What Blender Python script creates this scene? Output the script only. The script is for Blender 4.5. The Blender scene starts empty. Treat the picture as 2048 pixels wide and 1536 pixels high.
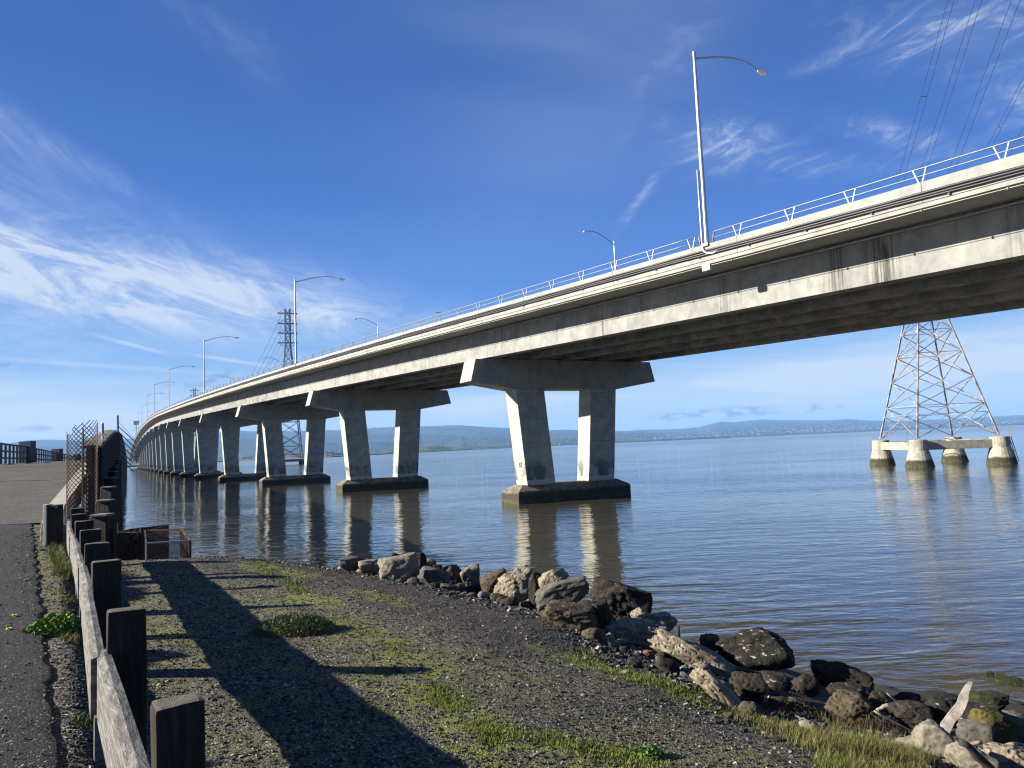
import bpy, bmesh, math, random
from mathutils import Vector, Matrix, noise
random.seed(7)
S = bpy.context.scene
COL = S.collection
rad = math.radians
# ------------------------------------------------------------------ camera
EYE = 5.3
FPX = 1479.0
PITCH = rad(4.8396); ROLL = rad(2.5137)
cd = bpy.data.cameras.new('camera'); cam = bpy.data.objects.new('camera', cd); COL.objects.link(cam)
cd.sensor_fit = 'HORIZONTAL'; cd.sensor_width = 36.0; cd.lens = 36.0*FPX/2048.0
cd.clip_start = 0.1; cd.clip_end = 80000
CM = Matrix.Rotation(math.pi/2+PITCH, 4, 'X') @ Matrix.Rotation(-ROLL, 4, 'Z')
cam.matrix_world = Matrix.Translation((0, 0, EYE)) @ CM
S.camera = cam
R3 = CM.to_3x3()
CAM = Vector((0, 0, EYE))
def ray(x, y): return R3 @ Vector((x-1024, 768-y, -FPX))
def on_z(x, y, z=0.0):
    r = ray(x, y); return CAM + r*((z-EYE)/r.z)
def at_y(x, y, Y):
    r = ray(x, y); return CAM + r*(Y/r.y)
# ------------------------------------------------------------------ world, sun, exposure
SUN_AZ = rad(-94.0); SUN_EL = rad(22.5)     # azimuth measured clockwise from +Y
SKY_STRENGTH = 0.09
W = bpy.data.worlds.new('World'); S.world = W; W.use_nodes = True
sl_ = bpy.data.lights.new('sun', 'SUN'); sun = bpy.data.objects.new('sun', sl_); COL.objects.link(sun)
sl_.energy = 5.0; sl_.angle = rad(0.53); sl_.color = (1.0, 0.94, 0.84)
sdir = Vector((math.sin(SUN_AZ)*math.cos(SUN_EL), math.cos(SUN_AZ)*math.cos(SUN_EL), math.sin(SUN_EL)))
sun.rotation_euler = sdir.to_track_quat('Z', 'Y').to_euler(); sun.location = (-60, -10, 60)
S.view_settings.view_transform = 'Standard'; S.view_settings.look = 'None'
S.view_settings.exposure = 1.5; S.view_settings.gamma = 1.0
S.render.engine = 'CYCLES'
S.cycles.max_bounces = 6; S.cycles.filter_width = 1.2; S.cycles.volume_bounces = 0
S.render.resolution_x = 1024; S.render.resolution_y = 768

def build_world():
    nt = W.node_tree; N = nt.nodes; Lk = nt.links; N.clear()
    out = N.new('ShaderNodeOutputWorld'); bg = N.new('ShaderNodeBackground'); bg.inputs[1].default_value = SKY_STRENGTH
    sky = N.new('ShaderNodeTexSky'); sky.sky_type = 'NISHITA'; sky.sun_disc = False
    sky.sun_elevation = SUN_EL; sky.sun_rotation = SUN_AZ
    sky.altitude = 0; sky.air_density = 1.0; sky.dust_density = 0.6; sky.ozone_density = 3.0
    def M(op, a, b=None, c=None, clamp=False):
        n = N.new('ShaderNodeMath'); n.operation = op; n.use_clamp = clamp
        for i, v in enumerate((a, b, c)):
            if v is None: continue
            if isinstance(v, (int, float)): n.inputs[i].default_value = v
            else: Lk.new(v, n.inputs[i])
        return n.outputs[0]
    tc = N.new('ShaderNodeTexCoord'); sep = N.new('ShaderNodeSeparateXYZ'); Lk.new(tc.outputs['Generated'], sep.inputs[0])
    dx, dy, dz = sep.outputs
    az = M('ARCTAN2', dx, dy); el = M('ARCSINE', M('MINIMUM', M('MAXIMUM', dz, -0.999), 0.999))
    # clear winter air: the sky model steered towards a deeper, less dusty blue by elevation
    def lin(c): return tuple(((q/255+.055)/1.055)**2.4 if q > 10 else q/255/12.92 for q in c)
    KS = 1.0/(SKY_STRENGTH*2**S.view_settings.exposure)
    rmp = N.new('ShaderNodeValToRGB'); Lk.new(M('DIVIDE', M('MAXIMUM', el, 0.0), 1.0), rmp.inputs[0])
    stops = [(0.0, (188, 218, 240)), (.05, (170, 209, 240)), (.13, (116, 171, 236)), (.22, (80, 135, 220)), (.33, (64, 114, 200)), (.48, (52, 98, 178)), (.65, (50, 93, 168)), (1.0, (46, 84, 152))]
    e = rmp.color_ramp.elements; e[0].position = 0; e[1].position = 1
    for p_, c_ in stops[1:-1]: e.new(p_)
    for k_, (p_, c_) in enumerate(stops): e[k_].position = p_; e[k_].color = (*lin(c_), 1)
    ks = N.new('ShaderNodeVectorMath'); ks.operation = 'SCALE'; ks.inputs['Scale'].default_value = KS; Lk.new(rmp.outputs[0], ks.inputs[0])
    hm = N.new('ShaderNodeMix'); hm.data_type = 'RGBA'; hm.inputs['Factor'].default_value = 0.05
    Lk.new(ks.outputs[0], hm.inputs['A']); Lk.new(sky.outputs[0], hm.inputs['B'])
    # cloud sheet coordinates: a flat layer high above the bay
    inv = M('DIVIDE', 1.0, M('ADD', M('MAXIMUM', dz, 0.0), 0.10))
    cu = M('MULTIPLY', dx, inv); cv = M('MULTIPLY', dy, inv)
    def tex(u, v, w, scale, detail, rough, dist=0.0):
        cb = N.new('ShaderNodeCombineXYZ')
        for i, q in enumerate((u, v, w)):
            if isinstance(q, (int, float)): cb.inputs[i].default_value = q
            else: Lk.new(q, cb.inputs[i])
        t = N.new('ShaderNodeTexNoise'); t.inputs['Scale'].default_value = scale; t.inputs['Detail'].default_value = detail
        t.inputs['Roughness'].default_value = rough; t.inputs['Distortion'].default_value = dist
        Lk.new(cb.outputs[0], t.inputs['Vector']); return t.outputs['Fac']
    def smooth(x, lo, hi):
        n = N.new('ShaderNodeMapRange'); n.interpolation_type = 'SMOOTHSTEP'
        n.inputs['From Min'].default_value = lo; n.inputs['From Max'].default_value = hi
        Lk.new(x, n.inputs['Value']); return n.outputs[0]
    # wisps run in the azimuth/elevation frame, stretched along gently sloping streaks
    def streak(rot, su, sv, seed, dist, lo, hi, detail=6, rough=0.62):
        c, s = math.cos(rot), math.sin(rot)
        u = M('MULTIPLY', M('ADD', M('MULTIPLY', az, c), M('MULTIPLY', el, s)), su)
        v = M('MULTIPLY', M('ADD', M('MULTIPLY', az, -s), M('MULTIPLY', el, c)), sv)
        return smooth(tex(u, v, seed, 1.0, detail, rough, dist), lo, hi)
    def ell(px, py, a, b, rot, power=1.0):
        d = ray(px, py).normalized(); a0 = math.atan2(d.x, d.y); e0 = math.asin(d.z)
        c, s = math.cos(rot), math.sin(rot)
        da = M('SUBTRACT', az, a0); de = M('SUBTRACT', el, e0)
        u = M('MULTIPLY', M('ADD', M('MULTIPLY', da, c), M('MULTIPLY', de, s)), FPX/a)
        v = M('MULTIPLY', M('ADD', M('MULTIPLY', da, -s), M('MULTIPLY', de, c)), FPX/b)
        r2 = M('ADD', M('MULTIPLY', u, u), M('MULTIPLY', v, v))
        return M('MULTIPLY', M('POWER', 2.718, M('MULTIPLY', r2, -1.0)), power)
    def add(*xs):
        r = xs[0]
        for x in xs[1:]: r = M('ADD', r, x)
        return r
    st1 = streak(rad(-12), 7, 26, 3.3, 0.9, 0.34, 0.74, 10, 0.72)
    st2 = streak(rad(-38), 9, 30, 8.1, 1.2, 0.40, 0.75)
    st3 = streak(rad(12), 12, 34, 5.7, 1.1, 0.44, 0.74, 9, 0.68)
    soft = streak(rad(-8), 2.2, 8, 1.7, 0.6, 0.35, 0.75, 3, 0.5)
    low = streak(rad(-2), 4, 40, 12.3, 0.5, 0.35, 0.72, 5, 0.55)
    band = add(ell(100, 540, 330, 75, rad(-12), 1.0), ell(420, 580, 300, 70, rad(-10), 0.9), ell(700, 620, 170, 48, rad(-14), 0.55), ell(-250, 520, 300, 120, rad(-10), 0.9))
    bandc = M('MULTIPLY', band, M('ADD', M('ADD', M('MULTIPLY', st1, 0.8), M('MULTIPLY', M('MULTIPLY', st2, soft), 0.6)), 0.16))
    band2 = add(ell(90, 290, 180, 24, rad(-25), 0.30), ell(-60, 250, 150, 40, rad(-25), .2), ell(420, 40, 160, 50, rad(-30), .10))
    band2c = M('MULTIPLY', band2, M('ADD', st2, 0.25))
    tr = add(ell(1930, 60, 150, 48, rad(-15), 0.75), ell(1440, 290, 95, 42, rad(-12), 0.75), ell(1620, 325, 80, 18, rad(-8), 0.55), ell(1790, 275, 110, 20, rad(-24), 0.55), ell(1275, 405, 62, 9, rad(48), 0.6), ell(1650, 120, 60, 10, rad(5), 0.35), ell(2060, 190, 60, 40, rad(10), 0.6), ell(1330, 120, 160, 60, rad(40), 0.10), ell(1760, 340, 70, 12, 0.0, 0.35))
    trc = M('MULTIPLY', M('MULTIPLY', tr, 1.05), M('ADD', st3, 0.12))
    veil = M('MULTIPLY', add(ell(1150, 200, 420, 220, rad(30), 0.09), ell(1000, 40, 400, 100, 0, 0.05)), M('ADD', soft, 0.3))
    # pale bank low over the hills and thin contrails
    lowm = add(ell(60, 838, 360, 46, rad(-2), 1.3), ell(1500, 775, 480, 55, rad(2), 0.8), ell(1980, 720, 280, 60, rad(3), 0.75), ell(950, 820, 200, 24, rad(6), 0.6), ell(560, 800, 300, 60, 0, 0.35))
    lowc = M('MULTIPLY', lowm, M('ADD', M('MULTIPLY', low, 1.0), 0.55))
    trail = add(ell(265, 690, 55, 3.2, rad(-15), 0.5), ell(470, 722, 75, 3.4, rad(-9), 0.55), ell(150, 728, 260, 4, rad(-3.5), 0.3), ell(640, 640, 120, 8, rad(-12), .12))
    cl = M('MINIMUM', add(bandc, band2c, trc, veil, lowc, trail), 0.92)
    cl = M('MULTIPLY', cl, smooth(el, -0.01, 0.02))
    mix = N.new('ShaderNodeMix'); mix.data_type = 'RGBA'
    Lk.new(cl, mix.inputs['Factor']); Lk.new(hm.outputs['Result'], mix.inputs['A']); mix.inputs['B'].default_value = (*[q*KS for q in lin((214, 228, 246))], 1)
    # small grey cumulus scraps low over the far shore
    puff = smooth(tex(M('MULTIPLY', az, 1.0), M('MULTIPLY', el, 2.2), 4.4, 55.0, 4, 0.55, 0.2), 0.42, 0.62)
    gm = add(ell(1330, 832, 40, 9, 0, .9), ell(1400, 827, 28, 7, 0, .8), ell(1490, 824, 55, 11, 0, 1.0), ell(1622, 817, 20, 8, 0, .9), ell(1680, 810, 14, 5, 0, .7), ell(435, 762, 42, 18, rad(20), .55), ell(90, 857, 40, 5, 0, .6), ell(740, 857, 16, 5, 0, .6), ell(360, 768, 40, 10, 0, .25), ell(15, 732, 26, 6, 0, .55), ell(80, 600, 10, 10, 0, 0))
    gf = M('MINIMUM', M('MULTIPLY', gm, puff), 0.75)
    mix2 = N.new('ShaderNodeMix'); mix2.data_type = 'RGBA'
    Lk.new(gf, mix2.inputs['Factor']); Lk.new(mix.outputs['Result'], mix2.inputs['A']); mix2.inputs['B'].default_value = (*[q*KS for q in lin((122, 144, 184))], 1)
    Lk.new(mix2.outputs['Result'], bg.inputs[0]); Lk.new(bg.outputs[0], out.inputs[0])
build_world()

# ------------------------------------------------------------------ helpers
class MB:
    def __init__(s): s.v = []; s.f = []; s.m = []
    def add(s, vs, fs, mi=0):
        o = len(s.v); s.v += [tuple(p) for p in vs]; s.f += [tuple(i+o for i in f) for f in fs]; s.m += [mi]*len(fs); return s
    def hexa(s, p, mi=0):   # 8 points: bottom loop 0-3, top loop 4-7
        return s.add(p, [(3,2,1,0),(4,5,6,7),(0,1,5,4),(1,2,6,5),(2,3,7,6),(3,0,4,7)], mi)
    def box(s, c, d, ux=(1,0,0), uy=(0,1,0), uz=(0,0,1), mi=0):
        c, ux, uy, uz = Vector(c), Vector(ux), Vector(uy), Vector(uz); a, b, h = d[0]/2, d[1]/2, d[2]/2
        return s.hexa([c-ux*a-uy*b-uz*h, c+ux*a-uy*b-uz*h, c+ux*a+uy*b-uz*h, c-ux*a+uy*b-uz*h,
                       c-ux*a-uy*b+uz*h, c+ux*a-uy*b+uz*h, c+ux*a+uy*b+uz*h, c-ux*a+uy*b+uz*h], mi)
    def bar(s, a, b, w, h=None, mi=0):
        a, b = Vector(a), Vector(b); h = h or w; t = (b-a)
        L = t.length
        if L < 1e-6: return s
        t.normalize(); up = Vector((0,0,1)) if abs(t.z) < 0.95 else Vector((1,0,0))
        x = t.cross(up).normalized(); y = x.cross(t).normalized()
        return s.box((a+b)/2, (w, h, L), x, y, t, mi)
    def tube(s, pts, r, n=8, cap=True, mi=0):
        pts = [Vector(p) for p in pts]; rs = r if isinstance(r, (list, tuple)) else [r]*len(pts)
        vs = []; fs = []
        for i, p in enumerate(pts):
            t = (pts[min(i+1, len(pts)-1)]-pts[max(i-1, 0)]).normalized()
            up = Vector((0,0,1)) if abs(t.z) < 0.95 else Vector((1,0,0))
            x = t.cross(up).normalized(); y = x.cross(t).normalized()
            for k in range(n):
                a = 2*math.pi*k/n; vs.append(p + x*math.cos(a)*rs[i] + y*math.sin(a)*rs[i])
        for i in range(len(pts)-1):
            for k in range(n):
                fs.append((i*n+k, i*n+(k+1) % n, (i+1)*n+(k+1) % n, (i+1)*n+k))
        if cap:
            fs.append(tuple(range(n))[::-1]); fs.append(tuple((len(pts)-1)*n+k for k in range(n)))
        return s.add(vs, fs, mi)
    def sweep(s, rings, closed=True, mi=0):     # rings: list of equal length point loops
        n = len(rings[0]); vs = [p for r in rings for p in r]; fs = []
        for i in range(len(rings)-1):
            for k in range(n if closed else n-1):
                fs.append((i*n+k, i*n+(k+1) % n, (i+1)*n+(k+1) % n, (i+1)*n+k))
        if closed:
            fs.append(tuple(range(n))[::-1]); fs.append(tuple((len(rings)-1)*n+k for k in range(n)))
        return s.add(vs, fs, mi)
    def obj(s, name, mat, parent=None, smooth=False, bevel=0.0, fix=True):
        me = bpy.data.meshes.new(name); me.from_pydata(s.v, [], s.f)
        mats = mat if isinstance(mat, (list, tuple)) else [mat]
        for m in mats: me.materials.append(m)
        if len(mats) > 1: me.polygons.foreach_set('material_index', s.m)
        if fix:
            bm = bmesh.new(); bm.from_mesh(me); bmesh.ops.recalc_face_normals(bm, faces=bm.faces)
            if bevel > 0:
                bmesh.ops.bevel(bm, geom=list(bm.edges), offset=bevel, segments=2, affect='EDGES', profile=0.6)
            bm.to_mesh(me); bm.free()
        if smooth: me.polygons.foreach_set('use_smooth', [True]*len(me.polygons))
        me.update()
        o = bpy.data.objects.new(name, me); COL.objects.link(o)
        if parent is not None:
            o.parent = parent; o.matrix_parent_inverse = Matrix.Translation(-parent.location) if parent.type == 'EMPTY' and parent.rotation_euler.z == 0 else Matrix()
        return o
def tag(o, label=None, cat=None, group=None, kind=None):
    if label: o['label'] = label
    if cat: o['category'] = cat
    if group: o['group'] = group
    if kind: o['kind'] = kind
    return o
def thing(name, loc, label, cat, group=None, rz=0.0):
    e = bpy.data.objects.new(name, None); COL.objects.link(e); e.location = loc; e.rotation_euler.z = rz
    e.empty_display_size = 0.3
    bpy.context.view_layer.update()
    return tag(e, label, cat, group)
def copy_tree(o, parent=None):
    c = o.copy(); COL.objects.link(c)
    if parent is not None: c.parent = parent
    for ch in o.children: copy_tree(ch, c)
    return c

# ------------------------------------------------------------------ materials
def mat(name, col, rough=0.85, metal=0.0, var=0.0, scale=3.0, detail=6, col2=None, bump=0.0, bscale=20.0, bdist=0.02, spec=0.5, extra=None, stretch=None):
    m = bpy.data.materials.new(name); m.use_nodes = True; nt = m.node_tree; N = nt.nodes; Lk = nt.links
    b = N['Principled BSDF']; b.inputs['Roughness'].default_value = rough; b.inputs['Metallic'].default_value = metal
    b.inputs['Specular IOR Level'].default_value = spec
    b.inputs['Base Color'].default_value = (*col, 1)
    tc = N.new('ShaderNodeTexCoord'); geo = N.new('ShaderNodeNewGeometry')
    vec = geo.outputs['Position']
    mp = N.new('ShaderNodeMapping'); Lk.new(vec, mp.inputs[0]); mp.inputs['Scale'].default_value = stretch or (1, 1, 1)
    csock = None
    if col2 is not None or var > 0:
        t = N.new('ShaderNodeTexNoise'); t.inputs['Scale'].default_value = scale; t.inputs['Detail'].default_value = detail; t.inputs['Roughness'].default_value = 0.65
        Lk.new(mp.outputs[0], t.inputs['Vector'])
        cr = N.new('ShaderNodeValToRGB'); cr.color_ramp.elements[0].position = 0.35; cr.color_ramp.elements[1].position = 0.65
        c2 = col2 if col2 is not None else tuple(c*(1-var) for c in col)
        cr.color_ramp.elements[0].color = (*c2, 1); cr.color_ramp.elements[1].color = (*col, 1)
        Lk.new(t.outputs['Fac'], cr.inputs[0]); csock = cr.outputs[0]
    if extra: csock = extra(nt, csock, geo, b)
    if csock is not None: Lk.new(csock, b.inputs['Base Color'])
    if bump > 0:
        t2 = N.new('ShaderNodeTexNoise'); t2.inputs['Scale'].default_value = bscale; t2.inputs['Detail'].default_value = 8; t2.inputs['Roughness'].default_value = 0.7
        Lk.new(mp.outputs[0], t2.inputs['Vector'])
        bp = N.new('ShaderNodeBump'); bp.inputs['Strength'].default_value = bump; bp.inputs['Distance'].default_value = bdist
        Lk.new(t2.outputs['Fac'], bp.inputs['Height']); Lk.new(bp.outputs[0], b.inputs['Normal'])
    return m
def mixc(nt, fac, a, b, mode='MIX'):
    n = nt.nodes.new('ShaderNodeMix'); n.data_type = 'RGBA'; n.blend_type = mode
    for key, v in (('Factor', fac), ('A', a), ('B', b)):
        if isinstance(v, (int, float)): n.inputs[key].default_value = v
        elif isinstance(v, tuple): n.inputs[key].default_value = (*v, 1)
        else: nt.links.new(v, n.inputs[key])
    return n.outputs['Result']
def nz(nt, vec, scale, detail=5, rough=0.6, st=(1, 1, 1), lo=None, hi=None, dist=0.0, kind='N'):
    mp = nt.nodes.new('ShaderNodeMapping'); nt.links.new(vec, mp.inputs[0]); mp.inputs['Scale'].default_value = st
    if kind == 'V':
        t = nt.nodes.new('ShaderNodeTexVoronoi'); t.inputs['Scale'].default_value = scale; o = t.outputs['Distance']
    else:
        t = nt.nodes.new('ShaderNodeTexNoise'); t.inputs['Scale'].default_value = scale; t.inputs['Detail'].default_value = detail
        t.inputs['Roughness'].default_value = rough; t.inputs['Distortion'].default_value = dist; o = t.outputs['Fac']
    nt.links.new(mp.outputs[0], t.inputs['Vector'])
    if lo is None: return o
    return rng(nt, o, lo, hi)
def rng(nt, x, lo, hi, a=0.0, b=1.0):
    n = nt.nodes.new('ShaderNodeMapRange'); n.interpolation_type = 'SMOOTHSTEP'
    for k, v in (('From Min', lo), ('From Max', hi), ('To Min', a), ('To Max', b)): n.inputs[k].default_value = v
    nt.links.new(x, n.inputs['Value']); return n.outputs[0]
def mth(nt, op, a, b=None):
    n = nt.nodes.new('ShaderNodeMath'); n.operation = op
    for i, v in enumerate((a, b)):
        if v is None: continue
        if isinstance(v, (int, float)): n.inputs[i].default_value = v
        else: nt.links.new(v, n.inputs[i])
    return n.outputs[0]
def zof(nt, geo):
    s = nt.nodes.new('ShaderNodeSeparateXYZ'); nt.links.new(geo.outputs['Position'], s.inputs[0]); return s.outputs

STAINS = []
def conc_extra(streak=0.6, lines=False, tide=False, under=False):
    def f(nt, c, geo, b):
        P = geo.outputs['Position']; X, Y, Z = zof(nt, geo)
        st = nz(nt, P, 1.0, 6, 0.65, (2.2, 2.2, 0.16), 0.52, 0.78)
        c = mixc(nt, mth(nt, 'MULTIPLY', st, streak), c, (0.10, 0.095, 0.085))
        bl = nz(nt, P, 0.9, 5, 0.7, (1, 1, 1), 0.55, 0.75)
        c = mixc(nt, mth(nt, 'MULTIPLY', bl, 0.35), c, (0.16, 0.16, 0.15))
        sp = nz(nt, P, 30, 2, 0.5, (1, 1, 1), 0.62, 0.72)
        c = mixc(nt, mth(nt, 'MULTIPLY', sp, 0.25), c, (0.15, 0.14, 0.12))
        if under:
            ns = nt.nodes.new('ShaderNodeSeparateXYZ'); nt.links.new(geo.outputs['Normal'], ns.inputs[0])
            # the inner girders carry darker, uneven blotches than the outer face
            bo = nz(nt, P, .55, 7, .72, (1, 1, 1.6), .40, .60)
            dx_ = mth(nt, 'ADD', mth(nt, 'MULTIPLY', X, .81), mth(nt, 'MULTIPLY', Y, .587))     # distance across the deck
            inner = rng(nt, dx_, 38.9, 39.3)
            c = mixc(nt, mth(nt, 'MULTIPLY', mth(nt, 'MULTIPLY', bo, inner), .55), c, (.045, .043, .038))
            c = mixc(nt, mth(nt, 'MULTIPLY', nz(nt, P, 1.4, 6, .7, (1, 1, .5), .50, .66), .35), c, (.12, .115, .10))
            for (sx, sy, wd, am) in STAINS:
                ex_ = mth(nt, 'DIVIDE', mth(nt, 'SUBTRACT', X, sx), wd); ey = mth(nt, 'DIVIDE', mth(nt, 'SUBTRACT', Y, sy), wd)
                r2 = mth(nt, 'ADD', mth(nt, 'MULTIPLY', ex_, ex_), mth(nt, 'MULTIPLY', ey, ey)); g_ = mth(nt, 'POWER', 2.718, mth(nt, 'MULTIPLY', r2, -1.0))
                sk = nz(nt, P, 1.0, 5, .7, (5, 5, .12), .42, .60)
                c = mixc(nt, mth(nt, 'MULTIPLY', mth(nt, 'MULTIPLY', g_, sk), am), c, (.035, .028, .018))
        if lines:
            wob = nz(nt, P, 0.8, 3, 0.5)
            zz = mth(nt, 'ADD', Z, mth(nt, 'MULTIPLY', wob, 0.5))
            fr = mth(nt, 'ABSOLUTE', mth(nt, 'SUBTRACT', mth(nt, 'FRACT', mth(nt, 'MULTIPLY', zz, 0.43)), 0.5))
            ln = rng(nt, fr, 0.0, 0.014, 1, 0)
            c = mixc(nt, mth(nt, 'MULTIPLY', ln, 0.7), c, (0.05, 0.05, 0.05))
            lo = mth(nt, 'MULTIPLY', rng(nt, Z, 4.6, 2.8), nz(nt, P, 0.7, 6, 0.7, (1, 1, .6), 0.42, 0.56))
            c = mixc(nt, mth(nt, 'MULTIPLY', lo, 0.75), c, (0.05, 0.052, 0.05))
            bandm = mth(nt, 'MULTIPLY', rng(nt, Z, 2.1, 2.06), rng(nt, mth(nt, 'ADD', Z, mth(nt, 'MULTIPLY', nz(nt, P, 2.2, 5, .6), 1.3)), 2.2, 2.45))
            c = mixc(nt, bandm, c, (0.44, 0.42, 0.36))
            rs = mth(nt, 'MULTIPLY', rng(nt, Z, 1.95, 1.66), nz(nt, P, 1.7, 4, .6, (1, 1, 1), .45, .6))
            c = mixc(nt, mth(nt, 'MULTIPLY', rs, 0.6), c, (0.55, 0.33, 0.12))
        if tide:
            zt = mth(nt, 'ADD', Z, mth(nt, 'MULTIPLY', nz(nt, P, 1.6, 6, .7), 0.7))
            c = mixc(nt, rng(nt, zt, 1.55, 1.15), c, (0.032, 0.028, 0.016))
            gr = mth(nt, 'MULTIPLY', rng(nt, zt, 0.85, 0.6), nz(nt, P, 2.2, 5, .6, (1, 1, 1), .42, .6))
            c = mixc(nt, gr, c, (0.055, 0.058, 0.02))
        return c
    return f
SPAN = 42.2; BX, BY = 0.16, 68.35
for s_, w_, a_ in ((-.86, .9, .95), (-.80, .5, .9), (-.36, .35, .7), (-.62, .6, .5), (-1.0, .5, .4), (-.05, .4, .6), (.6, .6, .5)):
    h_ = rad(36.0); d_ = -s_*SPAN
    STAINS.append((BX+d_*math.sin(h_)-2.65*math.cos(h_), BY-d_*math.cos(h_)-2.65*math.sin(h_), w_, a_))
M_CONC = mat('bridge concrete', (0.325, 0.315, 0.28), 0.9, col2=(0.23, 0.225, 0.205), scale=1.3, bump=0.25, bscale=9, bdist=0.03, extra=conc_extra(0.35))
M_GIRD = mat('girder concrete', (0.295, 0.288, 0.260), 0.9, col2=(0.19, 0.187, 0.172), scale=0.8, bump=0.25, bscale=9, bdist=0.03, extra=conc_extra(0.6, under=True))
M_COLN = mat('column concrete', (0.41, 0.40, 0.34), 0.9, col2=(0.27, 0.265, 0.23), scale=1.0, bump=0.3, bscale=7, bdist=0.03, extra=conc_extra(0.30, lines=True))
M_CAP = mat('pier cap concrete', (0.34, 0.33, 0.285), 0.9, col2=(0.23, 0.225, 0.20), scale=0.9, bump=0.3, bscale=7, bdist=0.03, extra=conc_extra(0.45))
M_FOOT = mat('footing concrete', (0.24, 0.20, 0.14), 0.95, col2=(0.07, 0.06, 0.042), scale=2.0, bump=0.6, bscale=10, bdist=0.06, extra=conc_extra(0.3, tide=True))
M_CAIS = mat('caisson concrete', (0.36, 0.335, 0.26), 0.95, col2=(0.20, 0.185, 0.145), scale=1.2, bump=0.5, bscale=8, bdist=0.05, extra=conc_extra(0.5, tide=True))
M_GALV = mat('galvanised steel', (0.42, 0.45, 0.48), 0.45, 0.55, var=0.2, scale=3)
M_RAIL = mat('pale painted steel rail', (0.25, 0.25, 0.245), 0.5, 0.3, var=0.35, scale=6)
M_LATT = mat('tower steel', (0.42, 0.41, 0.39), 0.6, 0.2, col2=(0.09, 0.06, 0.045), scale=.9, extra=None)
M_LATTD = mat('distant tower steel', (0.22, 0.24, 0.26), 0.6, 0.3, var=0.2)
M_BLACK = mat('black cable sheath', (0.015, 0.015, 0.018), 0.5)
M_PIPE = mat('grey conduit', (0.25, 0.25, 0.25), 0.5, 0.2, var=0.3)
M_PIPEY = mat('pale thin conduit', (0.40, 0.37, 0.27), 0.5)
M_WHITE = mat('white enamel', (0.72, 0.73, 0.72), 0.5)
M_INK = mat('black stencil paint', (0.03, 0.03, 0.03), 0.8)
M_WIRE = mat('power line', (0.05, 0.06, 0.08), 0.5)
M_INS = mat('insulator glass', (0.55, 0.60, 0.62), 0.2)
# ------------------------------------------------------------------ new bridge: alignment
SPAN = 42.2; BX, BY = 0.16, 68.35
def heading(s):
    if s < 0: return 36-0.245*s
    if s < 7.2: return 36-2.09*s+.1445*s*s
    if s < 12: return 28.44
    return 28.44-0.0487*(s-12)
PATH = {}
DS = 0.05
def _path():
    X, Y = BX, BY; PATH[0] = (X, Y)
    for i in range(int(22/DS)):
        a = rad(heading((i+.5)*DS)); X -= SPAN*DS*math.sin(a); Y += SPAN*DS*math.cos(a); PATH[i+1] = (X, Y)
    X, Y = BX, BY
    for i in range(0, -int(2.0/DS), -1):
        a = rad(heading((i-.5)*DS)); X += SPAN*DS*math.sin(a); Y -= SPAN*DS*math.cos(a); PATH[i-1] = (X, Y)
_path()
def zprof(s):
    z = 13.4888+.7246*s+.0577*s*s-(.2253*(s-5.4368)**2 if s > 5.4368 else 0)
    return z if z > 7.5 else 5.2+2.3*math.exp((z-7.5)/2.3)
def P3(s, o, dz):
    t = s/DS; i = math.floor(t); f = t-i; a = PATH[i]; b = PATH[min(i+1, max(PATH))]
    h = rad(heading(s))
    return Vector((a[0]+(b[0]-a[0])*f-o*math.cos(h), a[1]+(b[1]-a[1])*f-o*math.sin(h), zprof(s)+dz))
def srange(a, b, n): return [a+(b-a)*i/n for i in range(n+1)]
CEN = -6.35
def mir(o): return 2*CEN-o
S0, S1 = -1.7, 20.6
SS = [-1.7+0.05*i for i in range(int(4.7/0.05))]+[3+.1*i for i in range(int(17.6/.1)+1)]
bridge = thing('road_bridge', (BX, BY, 0), 'long pale concrete road bridge climbing on leaning twin columns across the bay', 'bridge')
def sweepo(prof, ss=SS): return [[P3(s, o, z) for o, z in prof] for s in ss]
m = MB(); m.sweep(sweepo([(5.44, 2.50), (5.44, 2.96), (CEN, 3.12), (mir(5.44), 2.96), (mir(5.44), 2.50), (mir(2.4), 2.56), (2.4, 2.56)])); m.obj('deck_slab', M_CONC, bridge)
for k, sg in enumerate((1, -1)):
    pr = [(5.49, 2.72), (5.49, 3.69), (5.22, 3.69), (5.02, 3.02), (5.02, 2.72)]
    if sg < 0: pr = [(mir(o), z) for o, z in pr]
    m = MB(); m.sweep(sweepo(pr)); m.obj('parapet', M_CONC, bridge)
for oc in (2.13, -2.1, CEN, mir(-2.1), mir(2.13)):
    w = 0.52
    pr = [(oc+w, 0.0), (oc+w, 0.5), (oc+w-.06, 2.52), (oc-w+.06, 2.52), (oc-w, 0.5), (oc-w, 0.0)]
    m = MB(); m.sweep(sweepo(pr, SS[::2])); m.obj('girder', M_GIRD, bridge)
# cross diaphragms between the girders over each pier
m = MB()
for i in range(-1, 19):
    s = i if i >= 0 else -1.3
    if i > 9: break
    for a, b in ((1.55, -1.5), (-2.7, -5.75), (-6.95, -10.0), (-11.2, -14.2)):
        m = MB()
        p = [P3(s-.01, a, .12), P3(s-.01, b, .12), P3(s+.01, b, .12), P3(s+.01, a, .12), P3(s-.01, a, 2.5), P3(s-.01, b, 2.5), P3(s+.01, b, 2.5), P3(s+.01, a, 2.5)]
        m.hexa(p); m.obj('diaphragm', M_GIRD, bridge)
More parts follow.
